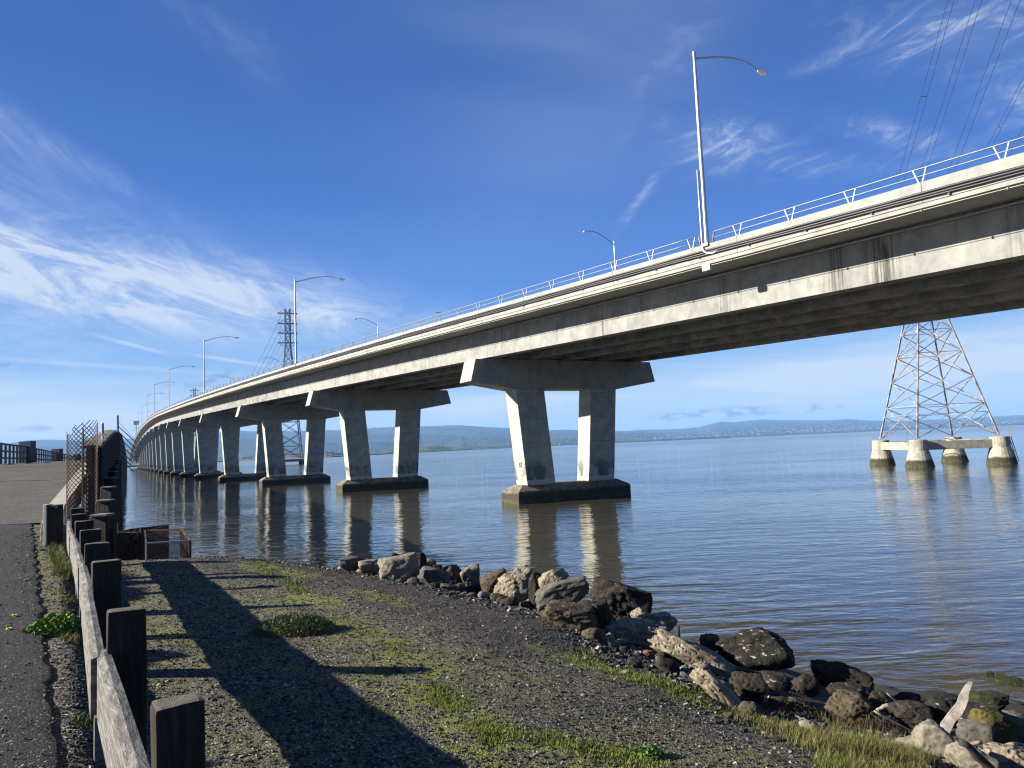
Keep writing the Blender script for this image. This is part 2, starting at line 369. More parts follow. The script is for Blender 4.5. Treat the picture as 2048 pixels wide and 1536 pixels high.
# cables and pipes clipped along the near side
for k, (o, z, r, ma, nm) in enumerate([(5.56, 3.31, .065, M_BLACK, 'cable'), (5.56, 3.185, .065, M_BLACK, 'cable'), (5.56, 3.07, .06, M_BLACK, 'cable'), (5.40, 2.40, .016, M_PIPEY, 'thin_conduit'), (2.80, 2.36, .075, M_PIPE, 'pipe')]):
    m = MB(); ss = SS[:160] if k > 2 else SS
    pts = []
    for s in ss:
        zz = z
        if k < 3 and s < -0.62: zz = z-0.26*min(1, (-0.62-s)/.5)
        pts.append(P3(s, o, zz + .012*math.sin(s*37+k*2)))
    m.tube(pts, r, 6); m.obj(nm, ma, bridge, smooth=True)
for i in range(30):
    s = -1.3+i*.083
    c = P3(s, 5.54, 2.98-(0.26*min(1, max(0, (-0.62-s)/.5)))); m = MB(); m.box(c, (.10, .10, .07)); m.obj('cable_clamp', M_RAIL, bridge)
    c = P3(s+.03, 5.40, 2.40); m = MB(); m.box(c, (.09, .09, .10)); m.obj('pipe_clamp', M_RAIL, bridge)
# joint cover and junction box near the tall lamp
sJ = -0.646
c = P3(sJ, 5.42, 2.30); m = MB(); h = rad(heading(sJ)); m.box(c, (.22, .55, .34), (math.cos(h), math.sin(h), 0), (-math.sin(h), math.cos(h), 0)); m.obj('junction_box', M_WHITE, bridge, bevel=.02)
for i in range(26):
    s = -1.42+i*.24; m = MB(); a_ = P3(s, 5.493, 2.73); b_ = P3(s, 5.493, 3.69); m.bar(a_, b_, .035, .02); m.obj('parapet_joint', M_PIPE, bridge)
# steel barrier rail on the parapet
LAMP_S = [-27.3, 44.5, 112.5, 185.7, 256.5, 327.5, 398.5, 469.5, 540.5, 611.5, 682.5]
LAMP_S = [q/SPAN for q in LAMP_S]
def rail_line(o, dz, a, b, r):
    m = MB(); n = max(2, int((b-a)*20)); m.tube([P3(a+(b-a)*i/n, o, dz) for i in range(n+1)], r, 5, True); return m
sg = 0.3/SPAN*1.9
edges = [-1.7]+[x for l in LAMP_S[:5] for x in (l-sg, l+sg)]+[13.0]
for i in range(0, len(edges), 2):
    a, b = edges[i], edges[i+1]
    m = rail_line(5.33, 4.37, a, b, .036); m2 = rail_line(5.33, 4.02, a, b, .030); m.add(m2.v, m2.f)
    for e, sg2 in ((a, -1), (b, 1)):
        if e not in (-1.7, 13.0): m.bar(P3(e, 5.33, 4.37), P3(e+sg2*.12/SPAN, 5.33, 3.69), .08)
    m.obj('barrier_rail', M_RAIL, bridge, smooth=True)
vs = -1.655; idx = 0; rest = MB()
while vs < 8:
    near = any(abs(vs-l) < 0.018 for l in LAMP_S)
    if not near:
        tgt = MB() if idx < 90 else rest
        d = .30/SPAN
        tgt.bar(P3(vs-d*.25, 5.33, 3.69), P3(vs-d, 5.33, 4.37), .05); tgt.bar(P3(vs+d*.25, 5.33, 3.69), P3(vs+d, 5.33, 4.37), .05)
        if idx < 90: tgt.obj('rail_post', M_RAIL, bridge)
        idx += 1
    vs += 3.36/SPAN
r_ = rest.obj('rail_post', M_RAIL, bridge); r_['kind'] = 'stuff'
# far side rail
m = MB(); m.tube([P3(s, mir(5.33), 4.37) for s in SS[::3]], .05, 5); m.tube([P3(s, mir(5.33), 4.02) for s in SS[::3]], .04, 5); m.obj('far_rail', M_RAIL, bridge)

# piers
PAZ = rad(61.5); PT = Vector((math.sin(PAZ), math.cos(PAZ), 0)); PW = Vector((-math.cos(PAZ), math.sin(PAZ), 0))
def pier(s, first=False):
    b = P3(s, 0, 0); b.z = 0; zt = zprof(s)-0.05
    L = lambda t, w, z: b+PT*t+PW*w+Vector((0, 0, z))
    joint = (s in (2, 9, 16))
    f = MB()
    # footing block with sloped top
    f.sweep([[L(t, w, z) for t, w in ((0+i, 0+i*.9), (12.75-i, 0+i*.9), (12.75-i, 3.4-i*.9), (0+i, 3.4-i*.9))] for i, z in ((0, -2.0), (0, 1.02), (.10, 1.14), (1.15 if False else .95, 1.66))])
    root = f.obj('pier', M_FOOT, bridge, bevel=0)
    def fr(t, w, z): return L(t, w, z)
    sof = zt-2.78; tip = zt-2.03
    slabs = [(0.45, 2.95)] if not joint else [(0.0, 1.62), (1.80, 3.4)]
    for w0, w1 in slabs:
        c = MB()
        prof = [(-4.15, tip), (-3.6, zt), (16.5, zt), (17.05, tip), (12.35, sof), (0.5, sof)]
        c.sweep([[L(t, w, z) for t, z in prof] for w in (w0, w1)]); c.obj('pier_cap', M_CAP, root, bevel=.04)
    for side in (0, 1):
        c = MB()
        if side == 0: tl, tr, bl, br = .55, 3.8, 1.35, 4.6
        else: tl, tr, bl, br = 9.05, 12.3, 8.25, 11.5
        w0, w1 = .62, 2.78
        if joint: w0, w1 = .5, 2.9
        def ring(a, bb, z): return [L(a, w0+.22, z), L(a+.9, w0+.1, z), L((a+bb)/2+.3, w0, z), L(bb, w0+.28, z), L(bb, w1-.28, z), L((a+bb)/2+.3, w1, z), L(a, w1-.1, z)]
        def ring2(a, bb, z): return [L(a, w0+.02, z), L(a+1.7, w0, z), L(bb, w0+.30, z), L(bb, w1-.30, z), L(a+1.7, w1, z), L(a, w1-.02, z)]
        c.sweep([ring2(tl+(bl-tl)*(1-q), tr+(br-tr)*(1-q), 1.60+(sof+.02-1.60)*q) for q in (0, .5, 1)])
        col_ = c.obj('column', M_COLN, root, bevel=.03)
        if side == 0 and s in (0, 1):
            txt(('37' if s == 0 else '36'), L(1.18 if s == 0 else 1.15, 1.55, 3.35 if s == 0 else 3.0), 0.62, col_)
    if joint:
        for w in (0.0, 3.1): pass
    return root
def txt(body, loc, size, parent):
    cu = bpy.data.curves.new('pier_number', 'FONT'); cu.body = body; cu.size = size; cu.extrude = 0.012; cu.align_x = 'CENTER'
    to = bpy.data.objects.new('tmp_number', cu); COL.objects.link(to)
    bpy.context.view_layer.update(); me = bpy.data.meshes.new_from_object(to.evaluated_get(bpy.context.evaluated_depsgraph_get()))
    COL.objects.unlink(to); bpy.data.objects.remove(to)
    # face whose outward normal is -PT, leaning with the column
    up = (PT*(-0.09)+Vector((0, 0, 1))).normalized(); xax = -PW; nrm = xax.cross(up)
    Mx = Matrix((xax, up, nrm)).transposed().to_4x4()
    me.transform(Mx); me.transform(Matrix.Translation(loc+nrm*0.01))
    me.materials.clear(); me.materials.append(M_INK)
    o = bpy.data.objects.new('pier_number', me); COL.objects.link(o); o.parent = parent
for i in range(0, 18):
    pier(i)
pier(-1.35)

# ------------------------------------------------------------------ street lamps on the bridge
def lamp_parts(root):
    m = MB(); m.box((0, 0, -.06), (.55, .55, .14)); m.obj('base', M_CONC, root, bevel=.02)
    m = MB(); m.tube([(0, 0, 0), (0, 0, 4), (0, 0, 8), (0, 0, 11.4)], [.155, .13, .11, .09], 12); m.box((0, 0, .03), (.42, .42, .05)); m.tube([(0, 0, 11.35), (0, 0, 11.55)], .11, 10); m.obj('pole', M_GALV, root, smooth=False)
    m = MB(); pts = []
    for i in range(15):
        q = i/14; pts.append((6.5*q, 0, 11.15+1.25*math.sin(min(1, q*1.12)*math.pi/2)-(max(0, q-.72)*1.6)**2*1.3))
    m.tube(pts, [.075-.03*i/14 for i in range(15)], 8); m.obj('arm', M_GALV, root, smooth=True)
    e = pts[-1]
    m = MB(); m.sweep([[(e[0]+x, y*w, e[2]+zz) for y, zz in ((-1, .0), (-.8, .12*hh), (.8, .12*hh), (1, .0), (.75, -.13*hh), (-.75, -.13*hh))] for x, w, hh in ((-.12, .05, .5), (.05, .12, 1), (.4, .19, 1.1), (.75, .16, .7), (.86, .06, .3))])
    m.obj('lamp_head', M_WHITE, root, bevel=.01)
lab_near = ['tallest street lamp, its arm over the near right end of the bridge', 'street lamp on the bridge edge just right of the distant dark lattice tower', 'street lamp on the bridge edge, next beyond the one by the dark lattice tower',
 'fourth street lamp from the right on the near edge of the bridge', 'fifth street lamp from the right on the near edge of the bridge', 'sixth street lamp from the right on the near edge of the bridge', 'seventh street lamp from the right on the near edge of the bridge',
 'eighth street lamp from the right on the near edge of the bridge', 'ninth street lamp from the right on the near edge of the bridge', 'farthest visible street lamp on the near edge of the bridge']
proto = thing('street_lamp', (0, 0, 0), lab_near[0], 'street lamp', 'street lamps along the bridge'); lamp_parts(proto)
def lamp_at(s, side, lab, first=False):
    o = proto if first else copy_tree(proto)
    h = rad(heading(s))
    if side > 0: p = P3(s, 5.33, 3.69); ang = h
    else: p = P3(s, mir(5.33), 3.69); ang = h+math.pi
    o.location = p; o.rotation_euler.z = ang; o['label'] = lab
    if side < 0: o.scale = (.62, .75, .93)
    elif first: o.scale = (1, 1, 1.035)
    return o
for i in range(10): lamp_at(LAMP_S[i], 1, lab_near[i], i == 0)
for i, (q, lb) in enumerate([(4.3, 'street lamp on the far side of the bridge, short arm left of the tall one'), (70.6, 'small curved far side street lamp right of the dark lattice tower'), (142.1, 'tiny far side street lamp in front of the dark tower'), (212.7, 'tiny far side street lamp left of the dark lattice tower')]):
    l_ = lamp_at(q/SPAN, -1, lb)
# riser conduit beside the nearest lamp pole
h0 = rad(heading(LAMP_S[0])); b0 = P3(LAMP_S[0], 5.40, 3.69); along = Vector((-math.sin(h0), math.cos(h0), 0)); outw = Vector((-math.cos(h0), -math.sin(h0), 0))
m = MB(); m.tube([b0+along*.16+outw*.14+Vector((0, 0, z)) for z in (4.6, 2, 0.3, -.15)]+[b0+along*(.16-q)+outw*.16+Vector((0, 0, zz)) for q, zz in ((.10, -.40), (.35, -.60), (.75, -.66), (1.1, -.62))], .07, 8); m.obj('riser_conduit', M_GALV, bridge, smooth=True)
# sign far away at the bridge edge
sS = 11.7
pS = P3(sS, 5.6, 3.6)
sg_ = thing('road_sign', pS, 'small square road sign on a post at the far end of the bridge', 'sign')
m = MB(); m.bar(pS, pS+Vector((0, 0, 6.2)), .3); m.obj('post', M_GALV, sg_)
m = MB(); m.box(pS+Vector((0, -.2, 7.4)), (3.6, .25, 2.6)); m.obj('sign_panel', M_LATTD, sg_)

# ------------------------------------------------------------------ lattice towers
def lattice(root, cen, ux, uy, hw, levels, zs, mb, w, xsub=True):
    """square lattice: levels = list of half widths at heights zs"""
    def cnr(i, k):
        sx, sy = ((-1, -1), (1, -1), (1, 1), (-1, 1))[k % 4]
        return cen+ux*(sx*levels[i][0])+uy*(sy*levels[i][1])+Vector((0, 0, zs[i]))
    for k in range(4):
        l = MB()
        for i in range(len(zs)-1): l.bar(cnr(i, k), cnr(i+1, k), w*1.9)
        l.obj('tower_leg', mb, root)
    br = MB()
    for i in range(len(zs)-1):
        for k in range(4):
            br.bar(cnr(i, k), cnr(i+1, k+1), w); br.bar(cnr(i, k+1), cnr(i+1, k), w)
            if xsub:
                if i % 2 == 1 or i > 3: br.bar(cnr(i, k), cnr(i, k+1), w*.9)
                mid = (cnr(i, k)+cnr(i+1, k+1))/2
    br.obj('bracing', mb, root)
    return cnr
def insul(root, p, L, r=.12):
    m = MB(); n = 9
    pts = []; rs = []
    for i in range(n*2+1): pts.append(p-Vector((0, 0, L*i/(n*2)))); rs.append(r if i % 2 else r*.45)
    m.tube(pts, rs, 8); m.obj('insulator', M_INS, root)
# near tower in the water
TC = Vector((61.9, 109.2, 0))
TX = Vector((10.2, -1.3, 0)); TX.normalize(); TY = Vector((-.8*-1, 0, 0)); TY = Vector((.08, .997, 0)).normalized()
tw = thing('transmission_tower', TC, 'white steel lattice transmission tower on four concrete caissons right of the bridge piers', 'transmission tower', 'lattice power line towers')
HX, HY = 5.3, 6.3
zs = [4.0, 8.6, 12.5, 16.2, 19.6, 22.4, 25, 28, 31, 34, 37, 40]
lv = []
for z in zs:
    k = max(0.17, 1-(z-4.0)/(24.0)*.86) if z < 25 else .17
    lv.append((HX*k, HY*k) if z < 25 else (.95, .95))
cn = lattice(tw, TC, TX, TY, 0, lv, zs, M_LATT, .105)
m = MB()
for i in (0,):
    for k in range(4):
        a = cn(0, k)*.5+cn(1, k+1)*.5
        m.bar(cn(0, k)+(cn(1, k)-cn(0, k))*.72, cn(0, k)+(cn(1, k+1)-cn(0, k))*.36, .08); m.bar(cn(0, k+1)+(cn(1, k+1)-cn(0, k+1))*.72, cn(0, k+1)+(cn(1, k)-cn(0, k+1))*.36, .08)
        m.bar(cn(0, k)+(cn(1, k)-cn(0, k))*.72, cn(0, k+1)+(cn(1, k+1)-cn(0, k+1))*.72, .09)
m.obj('stiffener', M_LATT, tw)
for z, hl in ((27, 6.5), (31.5, 7.5), (36, 6.5)):
    a = MB(); c0 = TC+Vector((0, 0, z))
    for sy in (-.7, .7):
        a.bar(c0-TX*hl+Vector((0, 0, .2)), c0+TY*sy, .14); a.bar(c0+TX*hl+Vector((0, 0, .2)), c0+TY*sy, .14)
        a.bar(c0-TX*hl+Vector((0, 0, .2)), c0+TY*sy+Vector((0, 0, 1.8)), .12); a.bar(c0+TX*hl+Vector((0, 0, .2)), c0+TY*sy+Vector((0, 0, 1.8)), .12)
    a.obj('cross_arm', M_LATT, tw)
    for sx in (-1, 1): insul(tw, c0+TX*hl*sx, 2.2)
    if z == 27: insul(tw, TC+Vector((0, 0, 24.6))+TX*1.3, 2.8, .22)
fd = MB(); fd.box(TC+Vector((0, 0, 2.9))-TY*HY, (HX*2, .9, 1.15), TX, TY); fd.box(TC+Vector((0, 0, 2.9))+TY*HY, (HX*2, .9, 1.15), TX, TY)
fd.box(TC+Vector((0, 0, 2.9))-TX*HX, (.9, HY*2-.92, 1.14), TX, TY); fd.box(TC+Vector((0, 0, 2.9))+TX*HX, (.9, HY*2-.92, 1.14), TX, TY)
fo = fd.obj('foundation', M_CAIS, tw, bevel=.05)
for sx, sy in ((-1, -1), (1, -1), (1, 1), (-1, 1)):
    c = TC+TX*HX*sx+TY*HY*sy; m = MB()
    m.tube([c+Vector((0, 0, z)) for z in (-3, -.3, 1.3, 2.2, 2.25, 3.7, 3.78)], [2.1, 1.95, 1.55, 1.32, 1.25, 1.22, 1.15], 24); m.obj('caisson', M_CAIS, fo, smooth=False)
# ladder on the right caisson
m = MB(); lb = TC+TX*(HX+1.6)-TY*HY
for q in (-.22, .22): m.tube([lb+TY*q+TX*.5+Vector((0, 0, .2)), lb+TY*q-TX*.2+Vector((0, 0, 3.6)), lb+TY*q-TX*.2+Vector((0, 0, 5.0))], .05, 6)
for i in range(11):
    z = .6+i*.38; x = .5-.7*min(1, (z-.2)/3.4); m.bar(lb-TY*.22+TX*x+Vector((0, 0, z)), lb+TY*.22+TX*x+Vector((0, 0, z)), .04)
m.obj('ladder', M_RAIL, tw)
m = MB(); lb = TC-TX*(HX+1.35)-TY*HY
for q in (-.25, .25): m.bar(lb+TY*q+Vector((0, 0, 3.0)), lb+TY*q+Vector((0, 0, 5.2)), .05)
m.bar(lb-TY*.25+Vector((0, 0, 5.2)), lb+TY*.25+Vector((0, 0, 5.2)), .05); m.bar(lb-TY*.25+Vector((0, 0, 4.5)), lb+TY*.25+Vector((0, 0, 4.5)), .05); m.obj('guard_rail', M_RAIL, tw)

# tall distant tower
def tall_tower(c, H, label, armw=6.3, th=.32, top_only=False):
    t = thing('transmission_tower', c, label, 'transmission tower', 'lattice power line towers')
    u = H/104.0
    ux = Vector((.93, .36, 0)).normalized(); uy = Vector((-ux.y, ux.x, 0))
    z0 = 4.0
    zz = [z0, 12, 20, 28, 36, 44, 52, 60, 67, 73, 79, 85, 91, 97, 104]
    hw = [7.5, 6.9, 6.3, 5.7, 5.1, 4.55, 4.0, 3.4, 2.8, 2.2, 1.7, 1.6, 1.6, 1.6, 1.5]
    lattice(t, c, ux, uy, 0, [(h*u, h*u) for h in hw], [z*u for z in zz], M_LATTD, th)
    for za, dn in ((101, 1), (94, 1), (87.5, 1), (81, -1)):
        m = MB(); p = c+Vector((0, 0, za*u))
        m.box(p, (armw*2, .9, .7), ux, uy)
        for sx in (-1, 1): m.bar(p+ux*armw*sx, p+ux*1.5*sx+Vector((0, 0, 3.0*dn)), .22)
        m.obj('cross_arm', M_LATTD, t)
        if dn > 0:
            for sx in (-1, 1):
                m = MB(); m.bar(p+ux*armw*.97*sx, p+ux*(armw*.75)*sx-Vector((0, 0, 3.0)), .25); m.bar(p+ux*armw*.6*sx, p+ux*(armw*.75)*sx-Vector((0, 0, 3.0)), .25); m.obj('insulator', M_INS, t)
    m = MB(); m.box(c+Vector((0, 0, 2.6)), (17, 17, 1.6), ux, uy)
    for sx, sy in ((-1, -1), (1, -1), (1, 1), (-1, 1)): m.tube([c+ux*7.5*sx+uy*7.5*sy+Vector((0, 0, z)) for z in (-2, 2.2)], 1.4, 12)
    m.obj('foundation', M_FOOT, t)
    return t
T2 = Vector((-148.5, 490, 0)); T3 = Vector((-470, 1090, 0))
tall_tower(T2, 104, 'tall dark lattice tower with four cross arms behind the bridge left of centre')
tall_tower(T3, 112, 'lattice tower whose top arms just clear the bridge deck far left')

# power lines
wires = []
def wire(a, b, label, r=.035, ext=0.0, sag=0.0, group='power lines at top right', spacer=None):
    n = 24; pts = [a+(b-a)*(i/n*(1+ext))-Vector((0, 0, sag*4*(i/n)*(1-i/n))) for i in range(n+1)]
    m = MB(); m.tube(pts, r, 5, False); o = m.obj('power_line', M_WIRE); tag(o, label, 'power line', group); return o
Wp = [((1799, 348), (1895.7, 0), (1810.5, 348), (1908, 0)), ((1840, 348), (1950, 0), (1851, 348), (1963.6, 0)), ((1894.5, 348), (2023, 0), (1907, 348), (2040, 0)), ((1974.5, 293), (2048, 152), (1984, 293), (2048, 168)), ((2010, 310), (2048, 255), (2018, 310), (2052, 262))]
Wn = ['leftmost', 'second from left', 'third from left', 'fourth from left', 'rightmost']
for k, (a, b, c, d) in enumerate(Wp):
    YB = 70 if k < 3 else 82
    a3, b3, c3, d3 = at_y(*a, 109), at_y(*b, YB), at_y(*c, 109), at_y(*d, YB)
    e1, e2 = b3-a3, d3-c3
    m = MB()
    n = 20
    for p0, dv in ((a3, e1), (c3, e2)):
        m.tube([p0+dv*(-.09+2.2*i/n) for i in range(n+1)], .028, 5, False)
    q = {0: .55, 1: -.03, 3: .35}.get(k)
    if q is not None: m.bar(a3+e1*q, c3+e2*q, .06)
    o = m.obj('power_line', M_WIRE); tag(o, f'{Wn[k]} pair of thin power lines at top right', 'power line', 'power lines at top right')
ux = Vector((.93, .36, 0)).normalized()
for k, za in enumerate((98, 91, 84.5)):
    for sx in (-1, 1):
        a = T2+ux*4.7*sx+Vector((0, 0, za)); b = T3+ux*4.7*sx+Vector((0, 0, za*1.07)); n = 24
        m = MB(); m.tube([a+(b-a)*(i/n)-Vector((0, 0, 45*4*(i/n)*(1-i/n))) for i in range(n+1)], .10, 4, False)
        o = m.obj('power_line', M_WIRE); tag(o, f"faint line from the {('left', 'right')[sx > 0]} end of the {('top', 'second', 'third')[k]} arm of the tall dark tower", 'power line', 'power lines from the tall dark tower')

# ------------------------------------------------------------------ shore terrain
CR0 = Vector((2.3, 7.2)); CRD = Vector((.68, -.733)); CRN = Vector((.733, .68))
def sstep(x, a, b):
    t = max(0.0, min(1.0, (x-a)/(b-a))); return t*t*(3-2*t)
CRT = [(-26, 1.2, 2.85), (-15.97, 1.31, 2.80), (-9.48, 1.84, 2.75), (-4.69, 1.56, 2.70), (-1.58, .51, 2.60), (0, 0, 2.55), (1.26, .33, 2.50), (2.18, .44, 2.45), (12, 1.0, 2.2)]
def crt(u, k):
    if u <= CRT[0][0]: return CRT[0][k]
    for a, b in zip(CRT, CRT[1:]):
        if u <= b[0]: return a[k]+(b[k]-a[k])*sstep(u, a[0], b[0])
    return CRT[-1][k]
def crest_shift(u): return crt(u, 1)+.12*noise.noise(Vector((u*.9, 0, 0)))+.05*noise.noise(Vector((u*3.1, 2, 0)))
PITS = [(775, 1342, .10), (1040, 1340, .06)]
def road_z(X, Y):
    # centre profile of the old approach ramp, along its own direction
    q = Y+0.55*(X+14)*0
    pts = [(-60, 3.45), (10, 3.48), (24, 3.55), (40, 4.68), (50, 5.42), (56, 5.68), (64, 5.70), (140, 5.6), (220, 5.2), (400, 3.5), (420, 3.5)]
    if q <= pts[0][0]: return pts[0][1]
    for a, b in zip(pts, pts[1:]):
        if q <= b[0]:
            return a[1]+(b[1]-a[1])*sstep(q, a[0]-0, b[0]+0) if False else a[1]+(b[1]-a[1])*(q-a[0])/(b[0]-a[0])
    return pts[-1][1]
def gbase(X, Y):
    p = Vector((X, Y))-CR0; u = p.dot(CRD); d = p.dot(CRN)-crest_shift(u)
    zc = crt(u, 2)
    zp = 2.98+.22*sstep(u, -13, -3)
    k1 = .30-.06*sstep(u, -5, 0); k2 = .36-.11*sstep(u, -5, 0)
    if d < 0: z = zc+(zp-zc)*(1-math.exp(-.2*(-d)/(zp-zc)))
    else: z = zc-k1*min(d, 1.2)-k2*max(0, d-1.2)
    # left of the guardrail the verge and path are level
    fd = (X+2.68)*math.cos(rad(32))+(Y-5.12)*math.sin(rad(32))     # >0 right of the fence line
    z = z+(road_z(X, Y)-.02-z)*sstep(-fd, -.16, .30)
    # the flat ends where the old trestle starts
    if fd > -.3 and Y > 18: pass
    return z, d, u, fd
def gz(X, Y, fine=True):
    z, d, u, fd = gbase(X, Y)
    n = noise.noise(Vector((X*.9, Y*.9, 0)))*.035+noise.noise(Vector((X*3.1, Y*3.1, 4)))*.012
    if fd < 0: n *= .3
    if d > .5: n += noise.noise(Vector((X*1.3, Y*1.3, 9)))*.12*min(1, d-.5)
    return z+n
def on_ground(x, y):
    r = ray(x, y); t0 = 1.0; prev = None
    t = 1.5/abs(r.normalized().z+1e-9); r = r.normalized(); t = 1.0
    while t < 400:
        p = CAM+r*t
        if p.z < gz(p.x, p.y):
            a, b = t-.25, t
            for _ in range(14):
                m_ = (a+b)/2; p = CAM+r*m_
                if p.z < gz(p.x, p.y): b = m_
                else: a = m_
            return CAM+r*b
        t += .25
    return CAM+r*60
def ground_extra(nt, c, geo, b):
    P = geo.outputs['Position']; X, Y, Z = zof(nt, geo)
    vo = nt.nodes.new('ShaderNodeTexVoronoi'); vo.inputs['Scale'].default_value = 58; nt.links.new(P, vo.inputs['Vector'])
    hs = nt.nodes.new('ShaderNodeSeparateColor'); nt.links.new(vo.outputs['Color'], hs.inputs[0])
    cr = nt.nodes.new('ShaderNodeValToRGB'); nt.links.new(hs.outputs[0], cr.inputs[0])
    e = cr.color_ramp.elements; e[0].position = 0; e[0].color = (.030, .026, .020, 1); e[1].position = 1; e[1].color = (.46, .42, .35, 1)
    for p, q in ((.35, (.055, .047, .035, 1)), (.68, (.092, .080, .058, 1)), (.89, (.14, .124, .094, 1)), (.94, (.24, .22, .175, 1))): el = cr.color_ramp.elements.new(p); el.color = q
    c = cr.outputs[0]
    big = nz(nt, P, .8, 5, .6, (1, 1, 1), .38, .66)
    c = mixc(nt, big, c, mixc(nt, .45, c, (.055, .043, .036)))
    # distance across the crest in ground coordinates
    dd = mth(nt, 'ADD', mth(nt, 'MULTIPLY', mth(nt, 'SUBTRACT', X, 2.3), .733), mth(nt, 'MULTIPLY', mth(nt, 'SUBTRACT', Y, 7.2), .68))
    dn = mth(nt, 'ADD', dd, mth(nt, 'MULTIPLY', mth(nt, 'SUBTRACT', nz(nt, P, .7, 4, .6), .5), 1.6))
    wet = rng(nt, dn, -1.0, .1)
    c = mixc(nt, mth(nt, 'MULTIPLY', wet, .6), c, (.016, .013, .011))
    pg = nz(nt, P, 1.25, 6, .68, (1, 1, 1), .42, .55)
    pf = nz(nt, P, 14, 5, .7, (1, 1, 1), .40, .62)
    # green moss lies in a loose belt between the wheel-worn gravel and the bank
    belt = mth(nt, 'MULTIPLY', rng(nt, dn, -5.2, -3.4), rng(nt, dn, -.4, -1.3))
    g = mth(nt, 'MULTIPLY', mth(nt, 'MULTIPLY', pg, pf), belt)
    c = mixc(nt, mth(nt, 'MULTIPLY', g, .9), c, (.135, .135, .020))
    lo = mth(nt, 'MULTIPLY', nz(nt, P, .6, 5, .65, (1, 1, 1), .38, .56), mth(nt, 'MULTIPLY', nz(nt, P, 22, 4, .7, (1, 1, 1), .42, .62), rng(nt, dn, .0, -.8)))
    c = mixc(nt, mth(nt, 'MULTIPLY', lo, .42), c, (.080, .074, .026))
    # drifts of bright moss, each at its own place on the bank
    mp_ = nz(nt, P, 5, 6, .7, (1, 1, 1), .36, .60); acc = None
    for (px_, py_, ax_, ay_) in MOSS:
        q_ = on_ground(px_, py_)
        u_ = mth(nt, 'ADD', mth(nt, 'MULTIPLY', mth(nt, 'SUBTRACT', X, q_.x), .68), mth(nt, 'MULTIPLY', mth(nt, 'SUBTRACT', Y, q_.y), -.733))
        v_ = mth(nt, 'ADD', mth(nt, 'MULTIPLY', mth(nt, 'SUBTRACT', X, q_.x), .733), mth(nt, 'MULTIPLY', mth(nt, 'SUBTRACT', Y, q_.y), .68))
        u_ = mth(nt, 'DIVIDE', u_, ax_); v_ = mth(nt, 'DIVIDE', v_, ay_)
        r_m = mth(nt, 'ADD', mth(nt, 'MULTIPLY', u_, u_), mth(nt, 'MULTIPLY', v_, v_)); r_m = mth(nt, 'ADD', r_m, mth(nt, 'MULTIPLY', mth(nt, 'SUBTRACT', nz(nt, P, 1.6, 4, .6), .5), 2.2))
        g_m = rng(nt, r_m, 1.25, .25); acc = g_m if acc is None else mth(nt, 'MAXIMUM', acc, g_m)
    c = mixc(nt, mth(nt, 'MULTIPLY', mth(nt, 'MULTIPLY', acc, mp_), .92), c, mixc(nt, nz(nt, P, 26, 3, .6, (1, 1, 1), .35, .65), (.10, .125, .014), (.20, .195, .03)))
    mud = rng(nt, Z, 1.6, .6); c = mixc(nt, mud, c, (.035, .03, .022))
    # bump from the stones
    bp = nt.nodes.new('ShaderNodeBump'); bp.inputs['Strength'].default_value = 1.0; bp.inputs['Distance'].default_value = .014; bp.invert = True
    nt.links.new(vo.outputs['Distance'], bp.inputs['Height'])
    n2 = nz(nt, P, 9, 6, .7); bp2 = nt.nodes.new('ShaderNodeBump'); bp2.inputs['Strength'].default_value = .8; bp2.inputs['Distance'].default_value = .03
    nt.links.new(n2, bp2.inputs['Height']); nt.links.new(bp.outputs[0], bp2.inputs['Normal']); nt.links.new(bp2.outputs[0], b.inputs['Normal'])
    return c
MOSS = [(900, 1420, 1.1, .42), (1010, 1490, 1.2, .40), (1220, 1525, 1.0, .35), (715, 1265, 1.0, .40), (620, 1200, 1.2, .35), (550, 1140, 2.4, .5), (1190, 1335, 1.1, .35), (1340, 1375, 1.2, .35), (820, 1330, .8, .4), (1500, 1440, .9, .3), (340, 1270, .7, .3), (760, 1195, 1.0, .35)]
M_GROUND = mat('gravel ground', (.1, .1, .1), .95, extra=ground_extra, spec=.3)
def asphalt_extra(base, fleck, sc):
    def f(nt, c, geo, b):
        P = geo.outputs['Position']
        vo = nt.nodes.new('ShaderNodeTexVoronoi'); vo.inputs['Scale'].default_value = sc; nt.links.new(P, vo.inputs['Vector'])
        hs = nt.nodes.new('ShaderNodeSeparateColor'); nt.links.new(vo.outputs['Color'], hs.inputs[0])
        cr = nt.nodes.new('ShaderNodeValToRGB'); nt.links.new(hs.outputs[0], cr.inputs[0])
        e = cr.color_ramp.elements; e[0].color = (*[q*.6 for q in base], 1); e[1].color = (*fleck, 1); e[0].position = 0
        el = cr.color_ramp.elements.new(.75); el.color = (*base, 1); el = cr.color_ramp.elements.new(.93); el.color = (*[q*2.0 for q in base], 1)
        c = cr.outputs[0]
        c = mixc(nt, mth(nt, 'MULTIPLY', nz(nt, P, 1.1, 5, .65, (1, 1, 1), .4, .65), .5), c, tuple(q*.55 for q in base))
        c = mixc(nt, mth(nt, 'MULTIPLY', nz(nt, P, .35, 4, .6, (1, 1, 1), .5, .7), .25), c, tuple(q*1.7 for q in base))
        bp = nt.nodes.new('ShaderNodeBump'); bp.inputs['Strength'].default_value = .9; bp.inputs['Distance'].default_value = .008; bp.invert = True
        nt.links.new(vo.outputs['Distance'], bp.inputs['Height']); nt.links.new(bp.outputs[0], b.inputs['Normal'])
        return c
    return f
M_ASPH = mat('asphalt', (.05, .05, .05), .9, extra=asphalt_extra((.0145, .0120, .0110), (.20, .19, .175), 70), spec=.3)
M_OLDR = mat('old worn pavement', (.1, .1, .1), .92, extra=asphalt_extra((.062, .053, .042), (.24, .21, .17), 42), spec=.3)
